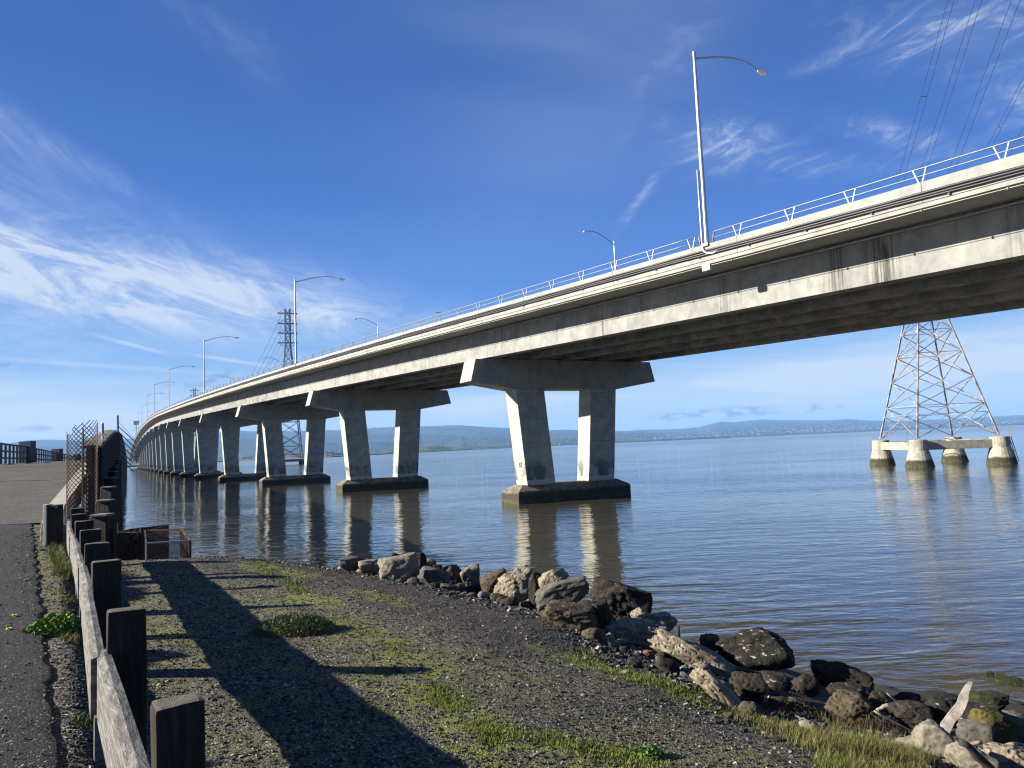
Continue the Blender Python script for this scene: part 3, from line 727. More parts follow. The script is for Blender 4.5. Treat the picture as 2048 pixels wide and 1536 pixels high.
M_CRACK = mat('dark joint filler', (.02, .018, .016), .9)

def grid(name, xs, ys, f, material, skip=None, smooth=True):
    vs = [(x, y, f(x, y)) for y in ys for x in xs]; nx = len(xs); fs = []
    for j in range(len(ys)-1):
        for i in range(nx-1):
            if skip and skip((xs[i]+xs[i+1])/2, (ys[j]+ys[j+1])/2): continue
            fs.append((j*nx+i, j*nx+i+1, (j+1)*nx+i+1, (j+1)*nx+i))
    me = bpy.data.meshes.new(name); me.from_pydata(vs, [], fs); me.materials.append(material)
    if smooth: me.polygons.foreach_set('use_smooth', [True]*len(me.polygons))
    me.update(); o = bpy.data.objects.new(name, me); COL.objects.link(o); return o
def frange(a, b, st):
    n = int(round((b-a)/st)); return [a+(b-a)*i/n for i in range(n+1)]
PITP = []
for x, y, r in PITS: p = on_ground(x, y); PITP.append((p.x, p.y, r))
def gz2(X, Y):
    z = gz(X, Y)
    for px, py, r in PITP:
        q = math.hypot(X-px, Y-py)/r
        if q < 2.2: z += -.10*math.exp(-q**4)
    return z
def right_of_trestle(X, Y):
    # land does not extend right of the trestle beyond its foot
    return X > -15.7-.5195*(Y-28)+.3 and Y > 27
gx = frange(-40, -10, .5)+frange(-9.8, 8, .1)+frange(8.5, 24, .5); gy = frange(-6, 2, .5)+frange(2.1, 16, .08)+frange(16.2, 40, .4)
def gtop(X, Y):
    z = gz2(X, Y)
    if Y > 18.5:
        # bank falls away behind the baskets
        fd = (X+15.7+.5195*(Y-28))
        if fd > -.6: z = z-(z+1.2)*sstep(Y, 18.2, 24)*sstep(fd, -.6, .3)
    return z
gobj = grid('shore_ground', gx, gy, gtop, M_GROUND); tag(gobj, kind='structure')
# distant part of the old causeway, below the ramp
# asphalt path: a thin worn sheet with a ragged right edge
def edge_x(Y): return -2.72-.66*(Y-4.5)+.10*noise.noise(Vector((Y*1.7, 0, 0)))+.05*noise.noise(Vector((Y*6, 3, 0)))
ys = frange(-4, 23.2, .12); vs = []; fs = []; us = [0, .02, .06, .15, .5, 1.2, 2.5, 4.5, 8, 14]
for Y in ys:
    ex = edge_x(Y)
    for k, u in enumerate(us):
        X = ex-u; hgt = (-.015, .018, .03, .040, .045, .045, .045, .045, .045, .045)[k]
        vs.append((X, Y, max(gz(X, Y), 3.3)+hgt))
n = len(us)
for j in range(len(ys)-1):
    for i in range(n-1): fs.append((j*n+i, (j+1)*n+i, (j+1)*n+i+1, j*n+i+1))
me = bpy.data.meshes.new('asphalt_path'); me.from_pydata(vs, [], fs); me.materials.append(M_ASPH); me.polygons.foreach_set('use_smooth', [True]*len(fs)); me.update()
o = bpy.data.objects.new('asphalt_path', me); COL.objects.link(o); tag(o, kind='structure')
# worn ramp of the old bridge
def rrx(Y): return -15.2-.5195*(Y-24.5) if Y > 24.5 else -15.2-.62*(Y-24.5)
ys = frange(23.3, 60, .6)+frange(62, 240, 3); vs = []; fs = []; us = [0, .3, 1, 2, 3.5, 5, 6.6, 6.9]
for Y in ys:
    for k, u in enumerate(us):
        X = rrx(Y)-u*1.12; vs.append((X, Y, road_z(X, Y)+.035-.004*u))
n = len(us)
for j in range(len(ys)-1):
    for i in range(n-1): fs.append((j*n+i, (j+1)*n+i, (j+1)*n+i+1, j*n+i+1))
me = bpy.data.meshes.new('old_road_ramp'); me.from_pydata(vs, [], fs); me.materials.append(M_OLDR); me.polygons.foreach_set('use_smooth', [True]*len(fs)); me.update()
o = bpy.data.objects.new('old_road_ramp', me); COL.objects.link(o); tag(o, kind='structure')
# joints across the ramp
for px, yy in ((962, 0), (934, 0)):
    a = None
    pts = []
    for x in range(0, 165, 6):
        y = px+.5*noise.noise(Vector((x*.08, px, 0)))*4 - (x*.02)
        r = ray(x, y).normalized(); t = 20; hit = None
        while t < 130:
            p = CAM+r*t
            if p.z < road_z(p.x, p.y)+.035: hit = p; break
            t += .1
        if hit is not None: pts.append(hit)
    if len(pts) > 2:
        m = MB(); w = .09 if px == 962 else .12
        m.sweep([[Vector((p.x, p.y-w, road_z(p.x, p.y-w)+.040)), Vector((p.x, p.y+w, road_z(p.x, p.y+w)+.040))] for p in pts], closed=False)
        tag(m.obj('pavement_joint', M_CRACK, fix=False), kind='structure')
# ------------------------------------------------------------------ water
def water_mat():
    m = bpy.data.materials.new('bay water'); m.use_nodes = True; nt = m.node_tree; N = nt.nodes; Lk = nt.links
    b = N['Principled BSDF']; b.inputs['IOR'].default_value = 1.62
    geo = N.new('ShaderNodeNewGeometry'); P = geo.outputs['Position']
    cd_ = N.new('ShaderNodeCameraData')
    # murky water: the colour of suspended silt
    c = mixc(nt, nz(nt, P, .05, 3, .5, (1, 1, 1), .35, .65), (.062, .050, .028), (.046, .042, .026))
    sx0 = zof(nt, geo); dsh = mth(nt, 'ADD', mth(nt, 'MULTIPLY', mth(nt, 'SUBTRACT', sx0[0], 2.3), .733), mth(nt, 'MULTIPLY', mth(nt, 'SUBTRACT', sx0[1], 7.2), .68))
    c = mixc(nt, rng(nt, mth(nt, 'ADD', dsh, mth(nt, 'MULTIPLY', nz(nt, P, .25, 4, .6), 10)), 28, 6), c, (.074, .064, .043))
    Lk.new(c, b.inputs['Base Color'])
    sxy = zof(nt, geo); Lk.new(rng(nt, sxy[1], 60, 900, .015, .16), b.inputs['Roughness'])
    # ripples: crests run roughly east-west, patches of calmer and rougher water
    a = nz(nt, P, 1.0, 3, .5, (.38, .95, 1), dist=.35)
    a2 = nz(nt, P, 1.0, 3, .5, (1.1, 3.0, 1), dist=.5)
    a3 = nz(nt, P, 1.0, 2, .5, (.12, .42, 1), dist=.3)
    patch = rng(nt, nz(nt, P, 1.0, 3, .55, (.03, .06, 1)), .35, .7, .55, 1.25)
    hgt = mth(nt, 'ADD', mth(nt, 'ADD', mth(nt, 'MULTIPLY', a, .098), mth(nt, 'MULTIPLY', a2, .030)), mth(nt, 'MULTIPLY', a3, .05))
    hgt = mth(nt, 'MULTIPLY', hgt, patch)
    bp = N.new('ShaderNodeBump'); bp.inputs['Strength'].default_value = .85; bp.inputs['Distance'].default_value = 1.0
    Lk.new(hgt, bp.inputs['Height']); Lk.new(bp.outputs[0], b.inputs['Normal'])
    return m
M_WATER = water_mat()
m = MB(); R_ = 26000
m.add([(-R_, -2000, 0), (R_, -2000, 0), (R_, R_, 0), (-R_, R_, 0)], [(0, 1, 2, 3)])
o = m.obj('bay_water', M_WATER, fix=False); tag(o, kind='structure')

# ------------------------------------------------------------------ far shore: mudflats, hills, town
def ypts(pts, x):
    if x <= pts[0][0]: return pts[0][1]
    for a, b in zip(pts, pts[1:]):
        if x <= b[0]: return a[1]+(b[1]-a[1])*(x-a[0])/(b[0]-a[0])
    return pts[-1][1]
SIL = [(-400, 905), (-150, 900), (0, 892), (30, 884), (60, 880), (100, 879), (150, 881), (250, 878), (330, 872), (400, 868), (480, 861.5), (512, 863), (600, 862), (652, 860), (675, 860.5), (732, 857), (783, 853.8), (841, 852.8), (896, 850.8), (927, 850.8), (968, 853.8), (1019, 856), (1104, 860), (1134, 859), (1155, 860.5), (1236, 862), (1290, 863), (1400, 866), (1500, 870), (2100, 870)]
SIL2 = [(1000, 900), (1060, 885), (1100, 872), (1134, 862), (1200, 861), (1248, 862), (1284, 859.5), (1357, 858), (1400, 854), (1439, 843), (1467, 844.5), (1521, 838.6), (1560, 840), (1600, 840.5), (1658, 840.5), (1697, 838), (1728, 840.5), (1800, 842), (1900, 838), (1990, 832.7), (2048, 829.6), (2200, 826), (2500, 835)]
def foliage_far(nt, c, geo, b):
    P = geo.outputs['Position']
    a = nz(nt, P, .004, 8, .7, (1, 1, 2), .40, .62)
    c = mixc(nt, a, (.018, .028, .018), (.045, .058, .035))
    g = nz(nt, P, .0012, 5, .6, (1, 1, 1), .52, .62)
    return mixc(nt, mth(nt, 'MULTIPLY', g, .6), c, (.075, .08, .05))
M_HILL = mat('wooded hills', (.05, .06, .03), .95, extra=foliage_far, spec=.1)
def ridge(name, sil, d0, d1, x0, x1, nseed, foot):
    cols = []; n = 340; rows = 26
    for i in range(n+1):
        px = x0+(x1-x0)*i/n; ys_ = ypts(sil, px)
        dirr = at_y(px, ys_, 1.0)-CAM
        dirv = Vector((dirr.x, 1.0)); top = (at_y(px, ys_, d1).z)
        col = []
        for j in range(rows+1):
            q = j/rows; D = d0+(d1-d0)*q
            X, Y = dirv.x*D, D
            base = foot+(top-foot)*(q**1.5*(1.5-.5*q)) if q < 1 else top
            wob = noise.fractal(Vector((X*.0011, Y*.0011, nseed)), .8, 2.1, 6)*top*.22*math.sin(math.pi*min(1, q*1.0))
            rg = noise.noise(Vector((px*.16, nseed*3, 0)))*.006*top+noise.noise(Vector((px*.5, nseed*3, 7)))*.010*top if q > .85 else 0
            z = base+wob+rg
            # keep every nearer slope below the sight line to the crest
            lim = EYE+(top-EYE)*(D/d1)*(.30+.70*q)
            col.append((X, Y, max(.5, min(z, lim) if q < 1 else top+rg)))
        col.append((dirv.x*(d1*1.12), d1*1.12, top*.4)); col.append((dirv.x*(d1*1.2), d1*1.2, -5))
        cols.append(col)
    vs = [p for c in cols for p in c]; m_ = rows+3; fs = []
    for i in range(n):
        for j in range(m_-1): fs.append((i*m_+j, (i+1)*m_+j, (i+1)*m_+j+1, i*m_+j+1))
    me = bpy.data.meshes.new(name); me.from_pydata(vs, [], fs); me.materials.append(M_HILL); me.polygons.foreach_set('use_smooth', [True]*len(fs)); me.update()
    o = bpy.data.objects.new(name, me); COL.objects.link(o); tag(o, kind='structure'); return o
ridge('hills', SIL, 4600, 9500, -350, 1460, 2.2, 3)
ridge('hills', SIL2, 6400, 12500, 1010, 2450, 6.1, 3)
# low levee and mudflat closing the bay
M_MUD = mat('mudflat', (.10, .085, .055), .95, col2=(.06, .065, .035), scale=.02)
M_MARSH = mat('marsh grass mound', (.14, .17, .06), .95, col2=(.045, .055, .028), scale=.02, spec=.1)
LEV = [(-400, 700), (200, 900), (330, 1250), (475, 1650), (660, 1500), (760, 1800), (837, 2250), (1022, 3200), (1236, 5200), (1400, 6200), (1800, 7600), (2500, 9000)]
cols = []
for i in range(301):
    px = -400+(2500+400)*i/300; D = ypts(LEV, px); k = (at_y(px, 900, 1.0)-CAM).x
    hh = 2.0+.5*noise.noise(Vector((px*.05, 1, 1)))
    bump_ = 0
    if px < 1300:
        mound = 20*math.exp(-((px-868)/38)**2)+9*math.exp(-((px-805)/22)**2)+7*math.exp(-((px-780)/22)**2)+5*math.exp(-((px-735)/14)**2)+6*math.exp(-((px-928)/18)**2)
        bump_ = mound*(D/2300)*(1+.25*noise.noise(Vector((px*.22, 5, 0))))
    cols.append([(k*(D+o), D+o, z) for o, z in ((-14, -.6), (-4, .9), (0, hh), (14, hh+.2), (120, hh+bump_*.55), (220, hh+bump_), (330, hh+bump_*.6), (500, hh), (2400, 2.5))])
vs = [p for c in cols for p in c]; m_ = len(cols[0]); fs = []
for i in range(300):
    for j in range(m_-1): fs.append((i*m_+j, (i+1)*m_+j, (i+1)*m_+j+1, i*m_+j+1))
me = bpy.data.meshes.new('mudflat'); me.from_pydata(vs, [], fs); me.materials.append(M_MUD); me.materials.append(M_MARSH)
me.polygons.foreach_set('material_index', [0 if (i % (m_-1)) < 2 else 1 for i in range(len(fs))]); me.polygons.foreach_set('use_smooth', [True]*len(fs)); me.update()
o = bpy.data.objects.new('mudflat', me); COL.objects.link(o); tag(o, kind='structure')

# far buildings and pylons
M_BW = mat('white building wall', (.50, .49, .45), .8, var=.1, scale=.1); M_BT = mat('tan building wall', (.50, .45, .36), .8, var=.1, scale=.1); M_BR = mat('red cladding', (.45, .09, .06), .7)
M_BG = mat('dark window band', (.06, .07, .09), .3); M_BROOF = mat('grey roof', (.35, .34, .33), .8)
def building(px, Dm, w, hgt, dep, mt, label, floors=2, group='small pale buildings along the far shore', red=False, z0=2.0):
    k = (at_y(px, 890, 1.0)-CAM).x; c = Vector((k*Dm, Dm, z0))
    t = thing('far_building', c, label, 'building', group)
    m = MB(); m.box(c+Vector((0, 0, hgt/2)), (w, dep, hgt)); m.obj('wall', mt, t)
    m = MB(); m.box(c+Vector((0, 0, hgt+.35)), (w+.8, dep+.8, .7)); m.box(c+Vector((w*.2, 0, hgt+1.2)), (w*.2, dep*.3, 1.4)); m.obj('roof', M_BROOF, t)
    for f in range(floors):
        z = hgt*(f+.55)/floors; m = MB(); m.box(c+Vector((0, -dep/2-.05, z)), (w*.86, .3, hgt/floors*.28)); m.obj('window_band', M_BG if not (red and f == 0) else M_BR, t)
    return t
rb = random.Random(4)
building(592, 1690, 30, 9, 20, M_BW, 'white and red box building seen under the bridge behind the dark tower', 2, None, True)
building(659, 1590, 15, 9, 14, M_BW, 'small white block on the low shore just left of the second nearest pier', 2, None)
building(676, 1650, 20, 6, 14, M_BW, 'low white building on the shore between the second and third piers', 1, None)
building(770, 3300, 15, 22, 12, M_BW, 'tallest white block building on the shore seen between the legs of the second pier', 4, None)
building(1475, 7500, 80, 28, 40, M_BT, 'large sandy coloured building on the far shore in open water view', 3, None)
building(1640, 8300, 130, 24, 60, M_BW, 'long white warehouse low on the far hills, right half of the shore', 2, None)
building(1585, 8000, 90, 20, 60, M_BW, 'white warehouse on the far shore left of the longest one', 2, None)
FB = []
for px in [958, 975, 990, 1008, 1012, 1060, 1124, 1140, 1190, 1215, 1250, 1262, 1275, 1291, 1305, 1318, 1331, 1345, 1362, 1376, 1388, 1402, 1414, 1427, 1440, 1452, 1462, 1493, 1508, 1522, 1540, 1556, 1570, 1604, 1618, 1662, 1680, 1702, 1722, 1742, 1765, 1950, 1975, 2000, 2022, 2040, 486, 498, 700, 715, 848, 905, 925, 940]:
    D = ypts(LEV, px)+rb.uniform(120, 900); w = rb.uniform(.0035, .010)*D; hh = rb.uniform(.0012, .0030)*D+2
    FB.append(building(px+rb.uniform(-3, 3), D, w, hh, w*.6, rb.choice([M_BW, M_BW, M_BT]), ('small pale building on the far shore, seen left of the nearest pier' if px < 1020 else 'small pale building on the far shore, seen between the legs of the nearest pier' if px < 1160 else
    'small pale building on the far shore, right of the nearest pier' if px < 1400 else 'small pale building on the far shore below the higher far ridge' if px < 1640 else 'small pale building on the far shore near or right of the lattice tower'), 1))
# town speckles scattered up the far slopes: houses nobody could count
bpy.context.view_layer.update()
from mathutils.bvhtree import BVHTree
dg = bpy.context.evaluated_depsgraph_get()
trees = [BVHTree.FromObject(o, dg) for o in bpy.data.objects if o.name.startswith('hills')]
m = MB(); cnt = 0
for _ in range(3600):
    px = rb.uniform(700, 2080)
    H_ = 938.3-.0439*px
    wgt = .2+.8*math.exp(-((px-1330)/140)**2)+.5*math.exp(-((px-1600)/200)**2)+.4*math.exp(-((px-960)/80)**2)
    if rb.random() > wgt: continue
    top = min(ypts(SIL, px) if px < 1240 else 2000, ypts(SIL2, px) if px > 1020 else 2000)
    y = H_-2-(H_-2-top)*abs(rb.gauss(0, .30))
    if y < top+3: continue
    r = ray(px, y).normalized(); best = None
    for t in trees:
        h_ = t.ray_cast(CAM, r, 20000)
        if h_[0] is not None and (best is None or h_[3] < best[1]): best = (h_[0], h_[3])
    if best is None: continue
    p = best[0]; D = best[1]; s_ = D*.00050*rb.uniform(.6, 1.9); hh = s_*rb.uniform(.5, .9)
    m.box(p+Vector((0, 0, hh*.3)), (s_*rb.uniform(.9, 2.2), s_, hh)); cnt += 1
o = m.obj('hillside_town', mat('pale house walls', (.55, .52, .48), .8, var=.35, scale=.01), fix=False); tag(o, kind='stuff'); tag(o, 'pale specks of houses scattered over the far wooded slopes', 'town')
M_FPY = mat('far pylon paint', (.22, .23, .24), .85)
def far_pylon(px, D, H, lab, proto_=None):
    k = (at_y(px, 890, 1.0)-CAM).x; c = Vector((k*D, D, 1.5))
    t = thing('far_pylon', c, lab, 'pylon', 'tiny power pylons along the far shore'); w = D*.00022
    bm_ = MB()
    for sx, sy in ((-1, -1), (1, -1), (1, 1), (-1, 1)): bm_.bar(c+Vector((sx*H*.11, sy*H*.11, 0)), c+Vector((sx*H*.02, sy*H*.02, H)), w)
    for a in range(5):
        z0, z1 = H*a/5, H*(a+1)/5; r0, r1 = H*(.11-.09*a/5), H*(.11-.09*(a+1)/5)
        bm_.bar(c+Vector((-r0, -r0, z0)), c+Vector((r1, -r1, z1)), w*.7); bm_.bar(c+Vector((r0, -r0, z0)), c+Vector((-r1, -r1, z1)), w*.7)
    bm_.obj('tower_frame', M_FPY, t)
    for q in (.72, .84, .96):
        a = MB(); a.bar(c+Vector((-H*.13, 0, H*q)), c+Vector((H*.13, 0, H*q)), w); a.obj('cross_arm', M_FPY, t)
rb2 = random.Random(9)
for px, D, H in [(687, 1750, 26), (842, 2500, 48), (927, 2700, 52), (877, 2900, 40), (886, 2950, 42), (1110, 4200, 56), (1165, 4600, 62), (1160, 5000, 50), (932, 3300, 40), (1275, 5600, 60), (1357, 6000, 60), (1548, 6800, 62), (1562, 6900, 60), (1694, 7400, 110), (1710, 7500, 100), (1724, 7500, 115), (1735, 7600, 90), (1655, 7300, 70), (1880, 7700, 95), (1930, 7900, 90), (1960, 7900, 80), (1060, 4000, 45)]:
    far_pylon(px, D, H, 'tiny far pylon seen between the farther piers' if px < 800 else 'tiny far pylon on or near the green mound left of the nearest pier' if px < 1000 else 'tiny far pylon seen between the legs of the nearest pier' if px < 1170 else 'tiny far pylon on the shore right of the nearest pier' if px < 1600 else 'tiny far pylon in the tight cluster left of the lattice tower' if px < 1760 else 'tiny far pylon seen through the lattice tower')
# trestle-mounted marker pile in the water left of the piers
pm = on_z(338.2, 945.5)
t = thing('channel_marker_pile', pm, 'thin steel pile standing in the water before the farther piers', 'marker pile')
m = MB(); m.tube([pm+Vector((0, 0, -2)), pm+Vector((0, 0, 6.8))], .2, 10); m.obj('pile', M_GALV, t); m = MB(); m.tube([pm+Vector((0, 0, z)) for z in (6.8, 7.0, 7.3, 7.4)], [.3, .38, .3, .1], 10); m.obj('lantern', M_WHITE, t)
# airliner low in the sky
pa = at_y(875.5, 624.8, 2600)
t = thing('airliner', pa, 'tiny dark airliner low in the sky above the bridge rail', 'aeroplane')
d_ = Vector((-.88, -.45, .10)).normalized(); sd = Vector((0, 0, 1)).cross(d_).normalized()
m = MB(); m.tube([pa+d_*q for q in (-12, -8, -2, 5, 9, 10.5)], [.2, 1.0, 1.5, 1.5, 1.1, .2], 10); m.obj('fuselage', M_LATTD, t, smooth=True)
for sg2 in (-1, 1):
    m = MB(); m.hexa([pa+d_*2.5+sd*sg2*1, pa-d_*1.5+sd*sg2*1, pa-d_*4.2+sd*sg2*12.5+Vector((0, 0, .9)), pa-d_*3+sd*sg2*12.5+Vector((0, 0, .9)), pa+d_*2.5+sd*sg2*1+Vector((0, 0, .35)), pa-d_*1.5+sd*sg2*1+Vector((0, 0, .35)), pa-d_*4.2+sd*sg2*12.5+Vector((0, 0, 1.05)), pa-d_*3+sd*sg2*12.5+Vector((0, 0, 1.05))]); m.obj('wing', M_LATTD, t)
m = MB(); m.hexa([pa-d_*8.5-sd*.15, pa-d_*11.8-sd*.15, pa-d_*11.8+sd*.15, pa-d_*8.5+sd*.15, pa-d_*11-sd*.1+Vector((0, 0, 4.6)), pa-d_*12.8-sd*.1+Vector((0, 0, 4.6)), pa-d_*12.8+sd*.1+Vector((0, 0, 4.6)), pa-d_*11+sd*.1+Vector((0, 0, 4.6))]); m.obj('tail_fin', M_LATTD, t)

# ------------------------------------------------------------------ guardrail of timber posts and rail
def wood_extra(dark):
    def f(nt, c, geo, b):
        tc = nt.nodes.new('ShaderNodeTexCoord'); P = tc.outputs['Object']
        st = (7, 7, .7) if dark else (1.1, 1.1, 14)
        g = nz(nt, P, 6 if dark else 3, 7, .7, st, .35, .68, .4)
        c = mixc(nt, g, tuple(q*.45 for q in ((.040, .031, .023) if dark else (.18, .167, .145))), (.040, .031, .023) if dark else (.26, .245, .22))
        if not dark:
            c = mixc(nt, mth(nt, 'MULTIPLY', nz(nt, P, 4, 4, .6, (1, 1, 1), .6, .72), .5), c, (.30, .31, .16))
        bp = nt.nodes.new('ShaderNodeBump'); bp.inputs['Strength'].default_value = .7; bp.inputs['Distance'].default_value = .012
        nt.links.new(g, bp.inputs['Height']); nt.links.new(bp.outputs[0], b.inputs['Normal'])
        # weathered end grain, paler on top faces
        ns = nt.nodes.new('ShaderNodeSeparateXYZ'); nt.links.new(geo.outputs['Normal'], ns.inputs[0])
        if dark:
            up = rng(nt, ns.outputs[2], .55, .9); c = mixc(nt, mth(nt, 'MULTIPLY', up, .75), c, (.15, .125, .10))
        return c
    return f
M_POST = mat('creosoted timber', (.05, .04, .03), .85, extra=wood_extra(True), spec=.25)
M_PLANK = mat('weathered grey timber', (.4, .38, .35), .85, extra=wood_extra(False), spec=.2)
FH = rad(32.0); FDX = Vector((-math.sin(FH), math.cos(FH), 0)); FNX = Vector((math.cos(FH), math.sin(FH), 0))
post_y = [1.35, 3.16, 5.12, 7.79, 9.54, 11.3, 13.2, 15.2, 17.3]
post_x = [-.42, -1.44, -2.68, -4.29, -5.37, -6.46, -7.66, -8.92, -10.2]
PL = ['wide timber guardrail post nearest the camera, moved just below the frame', 'nearest dark square timber guardrail post at the bottom edge', 'second nearest dark guardrail post, right of the grey plank', 'third nearest dark guardrail post, pale worn top', 'fourth nearest dark guardrail post', 'fifth nearest dark guardrail post', 'sixth nearest dark guardrail post', 'seventh nearest dark guardrail post, near the pale board', 'farthest dark guardrail post of the row']
rg_ = random.Random(3)
def warp(o, amp, sc):
    for v in o.data.vertices: v.co += noise.noise_vector(v.co*sc)*amp
def subd(o, n):
    bm = bmesh.new(); bm.from_mesh(o.data); bmesh.ops.subdivide_edges(bm, edges=bm.edges, cuts=n, use_grid_fill=True); bm.to_mesh(o.data); bm.free()
guard = thing('timber_guardrail', (-2.68, 5.12, 3.4), 'weathered grey timber guardrail on stout dark posts between the path and the gravel bank', 'guardrail')
for i, (X, Y) in enumerate(zip(post_x, post_y)):
    zt = 5.3-.98+rg_.uniform(-.012, .012); zb = gz(X, Y)-.3
    m = MB(); c = Vector((X, Y, (zt+zb)/2))
    tw_ = rg_.uniform(-.05, .05); ux = (FNX*math.cos(tw_)+FDX*math.sin(tw_)); uy = (-FNX*math.sin(tw_)+FDX*math.cos(tw_))
    m.box(c, ((.195, .235, .265, .28)[min(3, i-1)] if i else .2, .145, zt-zb), ux, uy); o = m.obj('post', M_POST, guard, bevel=.024)
    subd(o, 3); warp(o, .010, 7)
rz = [(5.3-1.24), (5.3-1.24-.40)]
def fpt(t):   # along the line of posts
    ys_ = post_y
    if t <= ys_[0]: return Vector((post_x[0]+(t-ys_[0])*-.655, t, 0))
    for a in range(len(ys_)-1):
        if t <= ys_[a+1]:
            q = (t-ys_[a])/(ys_[a+1]-ys_[a]); return Vector((post_x[a]+(post_x[a+1]-post_x[a])*q, t, 0))
    return Vector((post_x[-1]-(t-ys_[-1])*.62, t, 0))
segs = [(0.2, 5.3), (5.05, 8.0), (7.6, 9.9), (9.4, 11.9), (11.5, 14.1), (13.6, 16.4), (16.0, 17.7)]
for i, (a, b) in enumerate(segs):
    off = (.138 if i == 0 else .158)+(.014 if i % 2 else 0.0); th = .085
    m = MB(); rings = []; n = 14
    for k in range(n+1):
        y = a+(b-a)*k/n; p = fpt(y)-FNX*off; zz = noise.noise(Vector((y*.8, i*3, 0)))*.012; dz = rg_.uniform(-.004, .004)
        if k in (0, n): dz -= .01
        t0, t1 = p-FNX*th/2, p+FNX*th/2
        rings.append([Vector((t0.x, t0.y, rz[1]+zz)), Vector((t1.x, t1.y, rz[1]+zz)), Vector((t1.x, t1.y, rz[0]+zz+dz-.012)), Vector(((t0+t1)/2).to_tuple()[:2]+(rz[0]+zz+dz,)), Vector((t0.x, t0.y, rz[0]+zz+dz-.014))])
    m.sweep(rings); o = m.obj('rail_plank', M_PLANK, guard)
    for y, z in ((a+.2, .09), (a+.2, .24), (b-.2, .09), (b-.2, .24)):
        p = fpt(y)-FNX*(off+.036); mb_ = MB(); c = Vector((p.x, p.y, rz[0]-z)); mb_.tube([c+FNX*.03, c-FNX*.006], .014, 8); mb_.obj('bolt', M_CRACK, guard)
# short supports under the rail on the path side
for i, (X, Y) in enumerate(list(zip(post_x, post_y))[2:8]):
    p = Vector((X, Y, 0))-FNX*.165+FDX*-.12; zb = gz(p.x, p.y)-.4; m = MB(); m.box(Vector((p.x, p.y, (zb+rz[1]+.03)/2)), (.06, .11, rz[1]+.03-zb), FNX, FDX); m.obj('support_stake', M_PLANK, guard)
# pale board closing the far end of the guardrail
pe = on_ground(103, 1090); te = thing('end_board', pe, 'upright pale board with dark side closing the far end of the guardrail', 'board')
Ye = pe.y; w1 = at_y(97.5, 1050, Ye); w2 = at_y(121, 1050, Ye); hz_ = 5.3-75*Ye/FPX
m = MB(); ctr = (w1+w2)/2; m.box(Vector((ctr.x, ctr.y, (hz_+pe.z-.2)/2)), (w2.x-w1.x, .22, hz_-pe.z+.2)); m.obj('board', M_POST, te, bevel=.01)
m = MB(); m.box(Vector((w1.x-.01, ctr.y-.02, (hz_+pe.z)/2+.01)), (.075, .25, hz_-pe.z+.02)); m.obj('white_edge', mat('old cream paint', (.62, .60, .50), .7, var=.3, scale=12), te, bevel=.008)

# ------------------------------------------------------------------ rocks and rubble
def rock_mat(name, c1, c2, fleck, fl_amt, pit=.0, sc=3.0):
    def ex(nt, c, geo, b):
        tc = nt.nodes.new('ShaderNodeTexCoord'); P = tc.outputs['Object']
        c = mixc(nt, nz(nt, P, sc, 7, .7, (1, 1, 1), .35, .65), c1, c2)
        hc = nz(nt, P, sc*5, 5, .7, (1, 1, 1), .45, .7)
        c = mixc(nt, mth(nt, 'MULTIPLY', hc, .5), c, tuple(q*.35 for q in c2))
        if fl_amt > 0:
            f = nz(nt, P, 9, 5, .75, (1, 1, 2.4), .62-fl_amt*.1, .68-fl_amt*.1)
            up = nt.nodes.new('ShaderNodeSeparateXYZ'); nt.links.new(geo.outputs['Normal'], up.inputs[0])
            f = mth(nt, 'MULTIPLY', f, rng(nt, up.outputs[2], -.3, .6, .25, 1))
            c = mixc(nt, f, c, fleck)
        h = nz(nt, P, sc*6, 8, .75)
        if pit > 0:
            v = nz(nt, P, 16, kind='V'); pv = rng(nt, v, .05, .42); h = mth(nt, 'ADD', mth(nt, 'MULTIPLY', h, .6), mth(nt, 'MULTIPLY', pv, pit))
            c = mixc(nt, rng(nt, v, .30, .05, 0, .35), c, tuple(q*.4 for q in c2))
        bp = nt.nodes.new('ShaderNodeBump'); bp.inputs['Strength'].default_value = .9; bp.inputs['Distance'].default_value = .035
        nt.links.new(h, bp.inputs['Height']); nt.links.new(bp.outputs[0], b.inputs['Normal'])
        return c
    return mat(name, c1, .93, extra=ex, spec=.2)
RM = dict(
 tan=rock_mat('pitted tan rubble', (.27, .225, .155), (.15, .12, .08), (.40, .36, .28), .25, .8),
 grey=rock_mat('grey concrete rubble', (.125, .115, .09), (.08, .073, .057), (.3, .28, .24), 0, .2),
 light=rock_mat('pale boulder', (.235, .205, .15), (.145, .125, .092), (.5, .47, .4), 0, .15),
 black=rock_mat('black rock', (.030, .025, .020), (.014, .012, .010), (.36, .34, .29), .45, .3),
 brown=rock_mat('brown rock', (.095, .073, .045), (.048, .036, .022), (.2, .16, .1), .1, .6),
 dark=rock_mat('dark wet rock', (.042, .034, .024), (.018, .015, .011), (.12, .1, .07), .1, .4),
 moss=rock_mat('mossy dark rock', (.030, .038, .014), (.016, .018, .010), (.06, .07, .02), .1, .4),
 olive=rock_mat('olive weed covered rock', (.10, .085, .02), (.04, .035, .015), (.06, .07, .02), .1, .4),
 brick=rock_mat('broken brick', (.17, .085, .045), (.10, .055, .03), (.06, .07, .02), 0, .2))
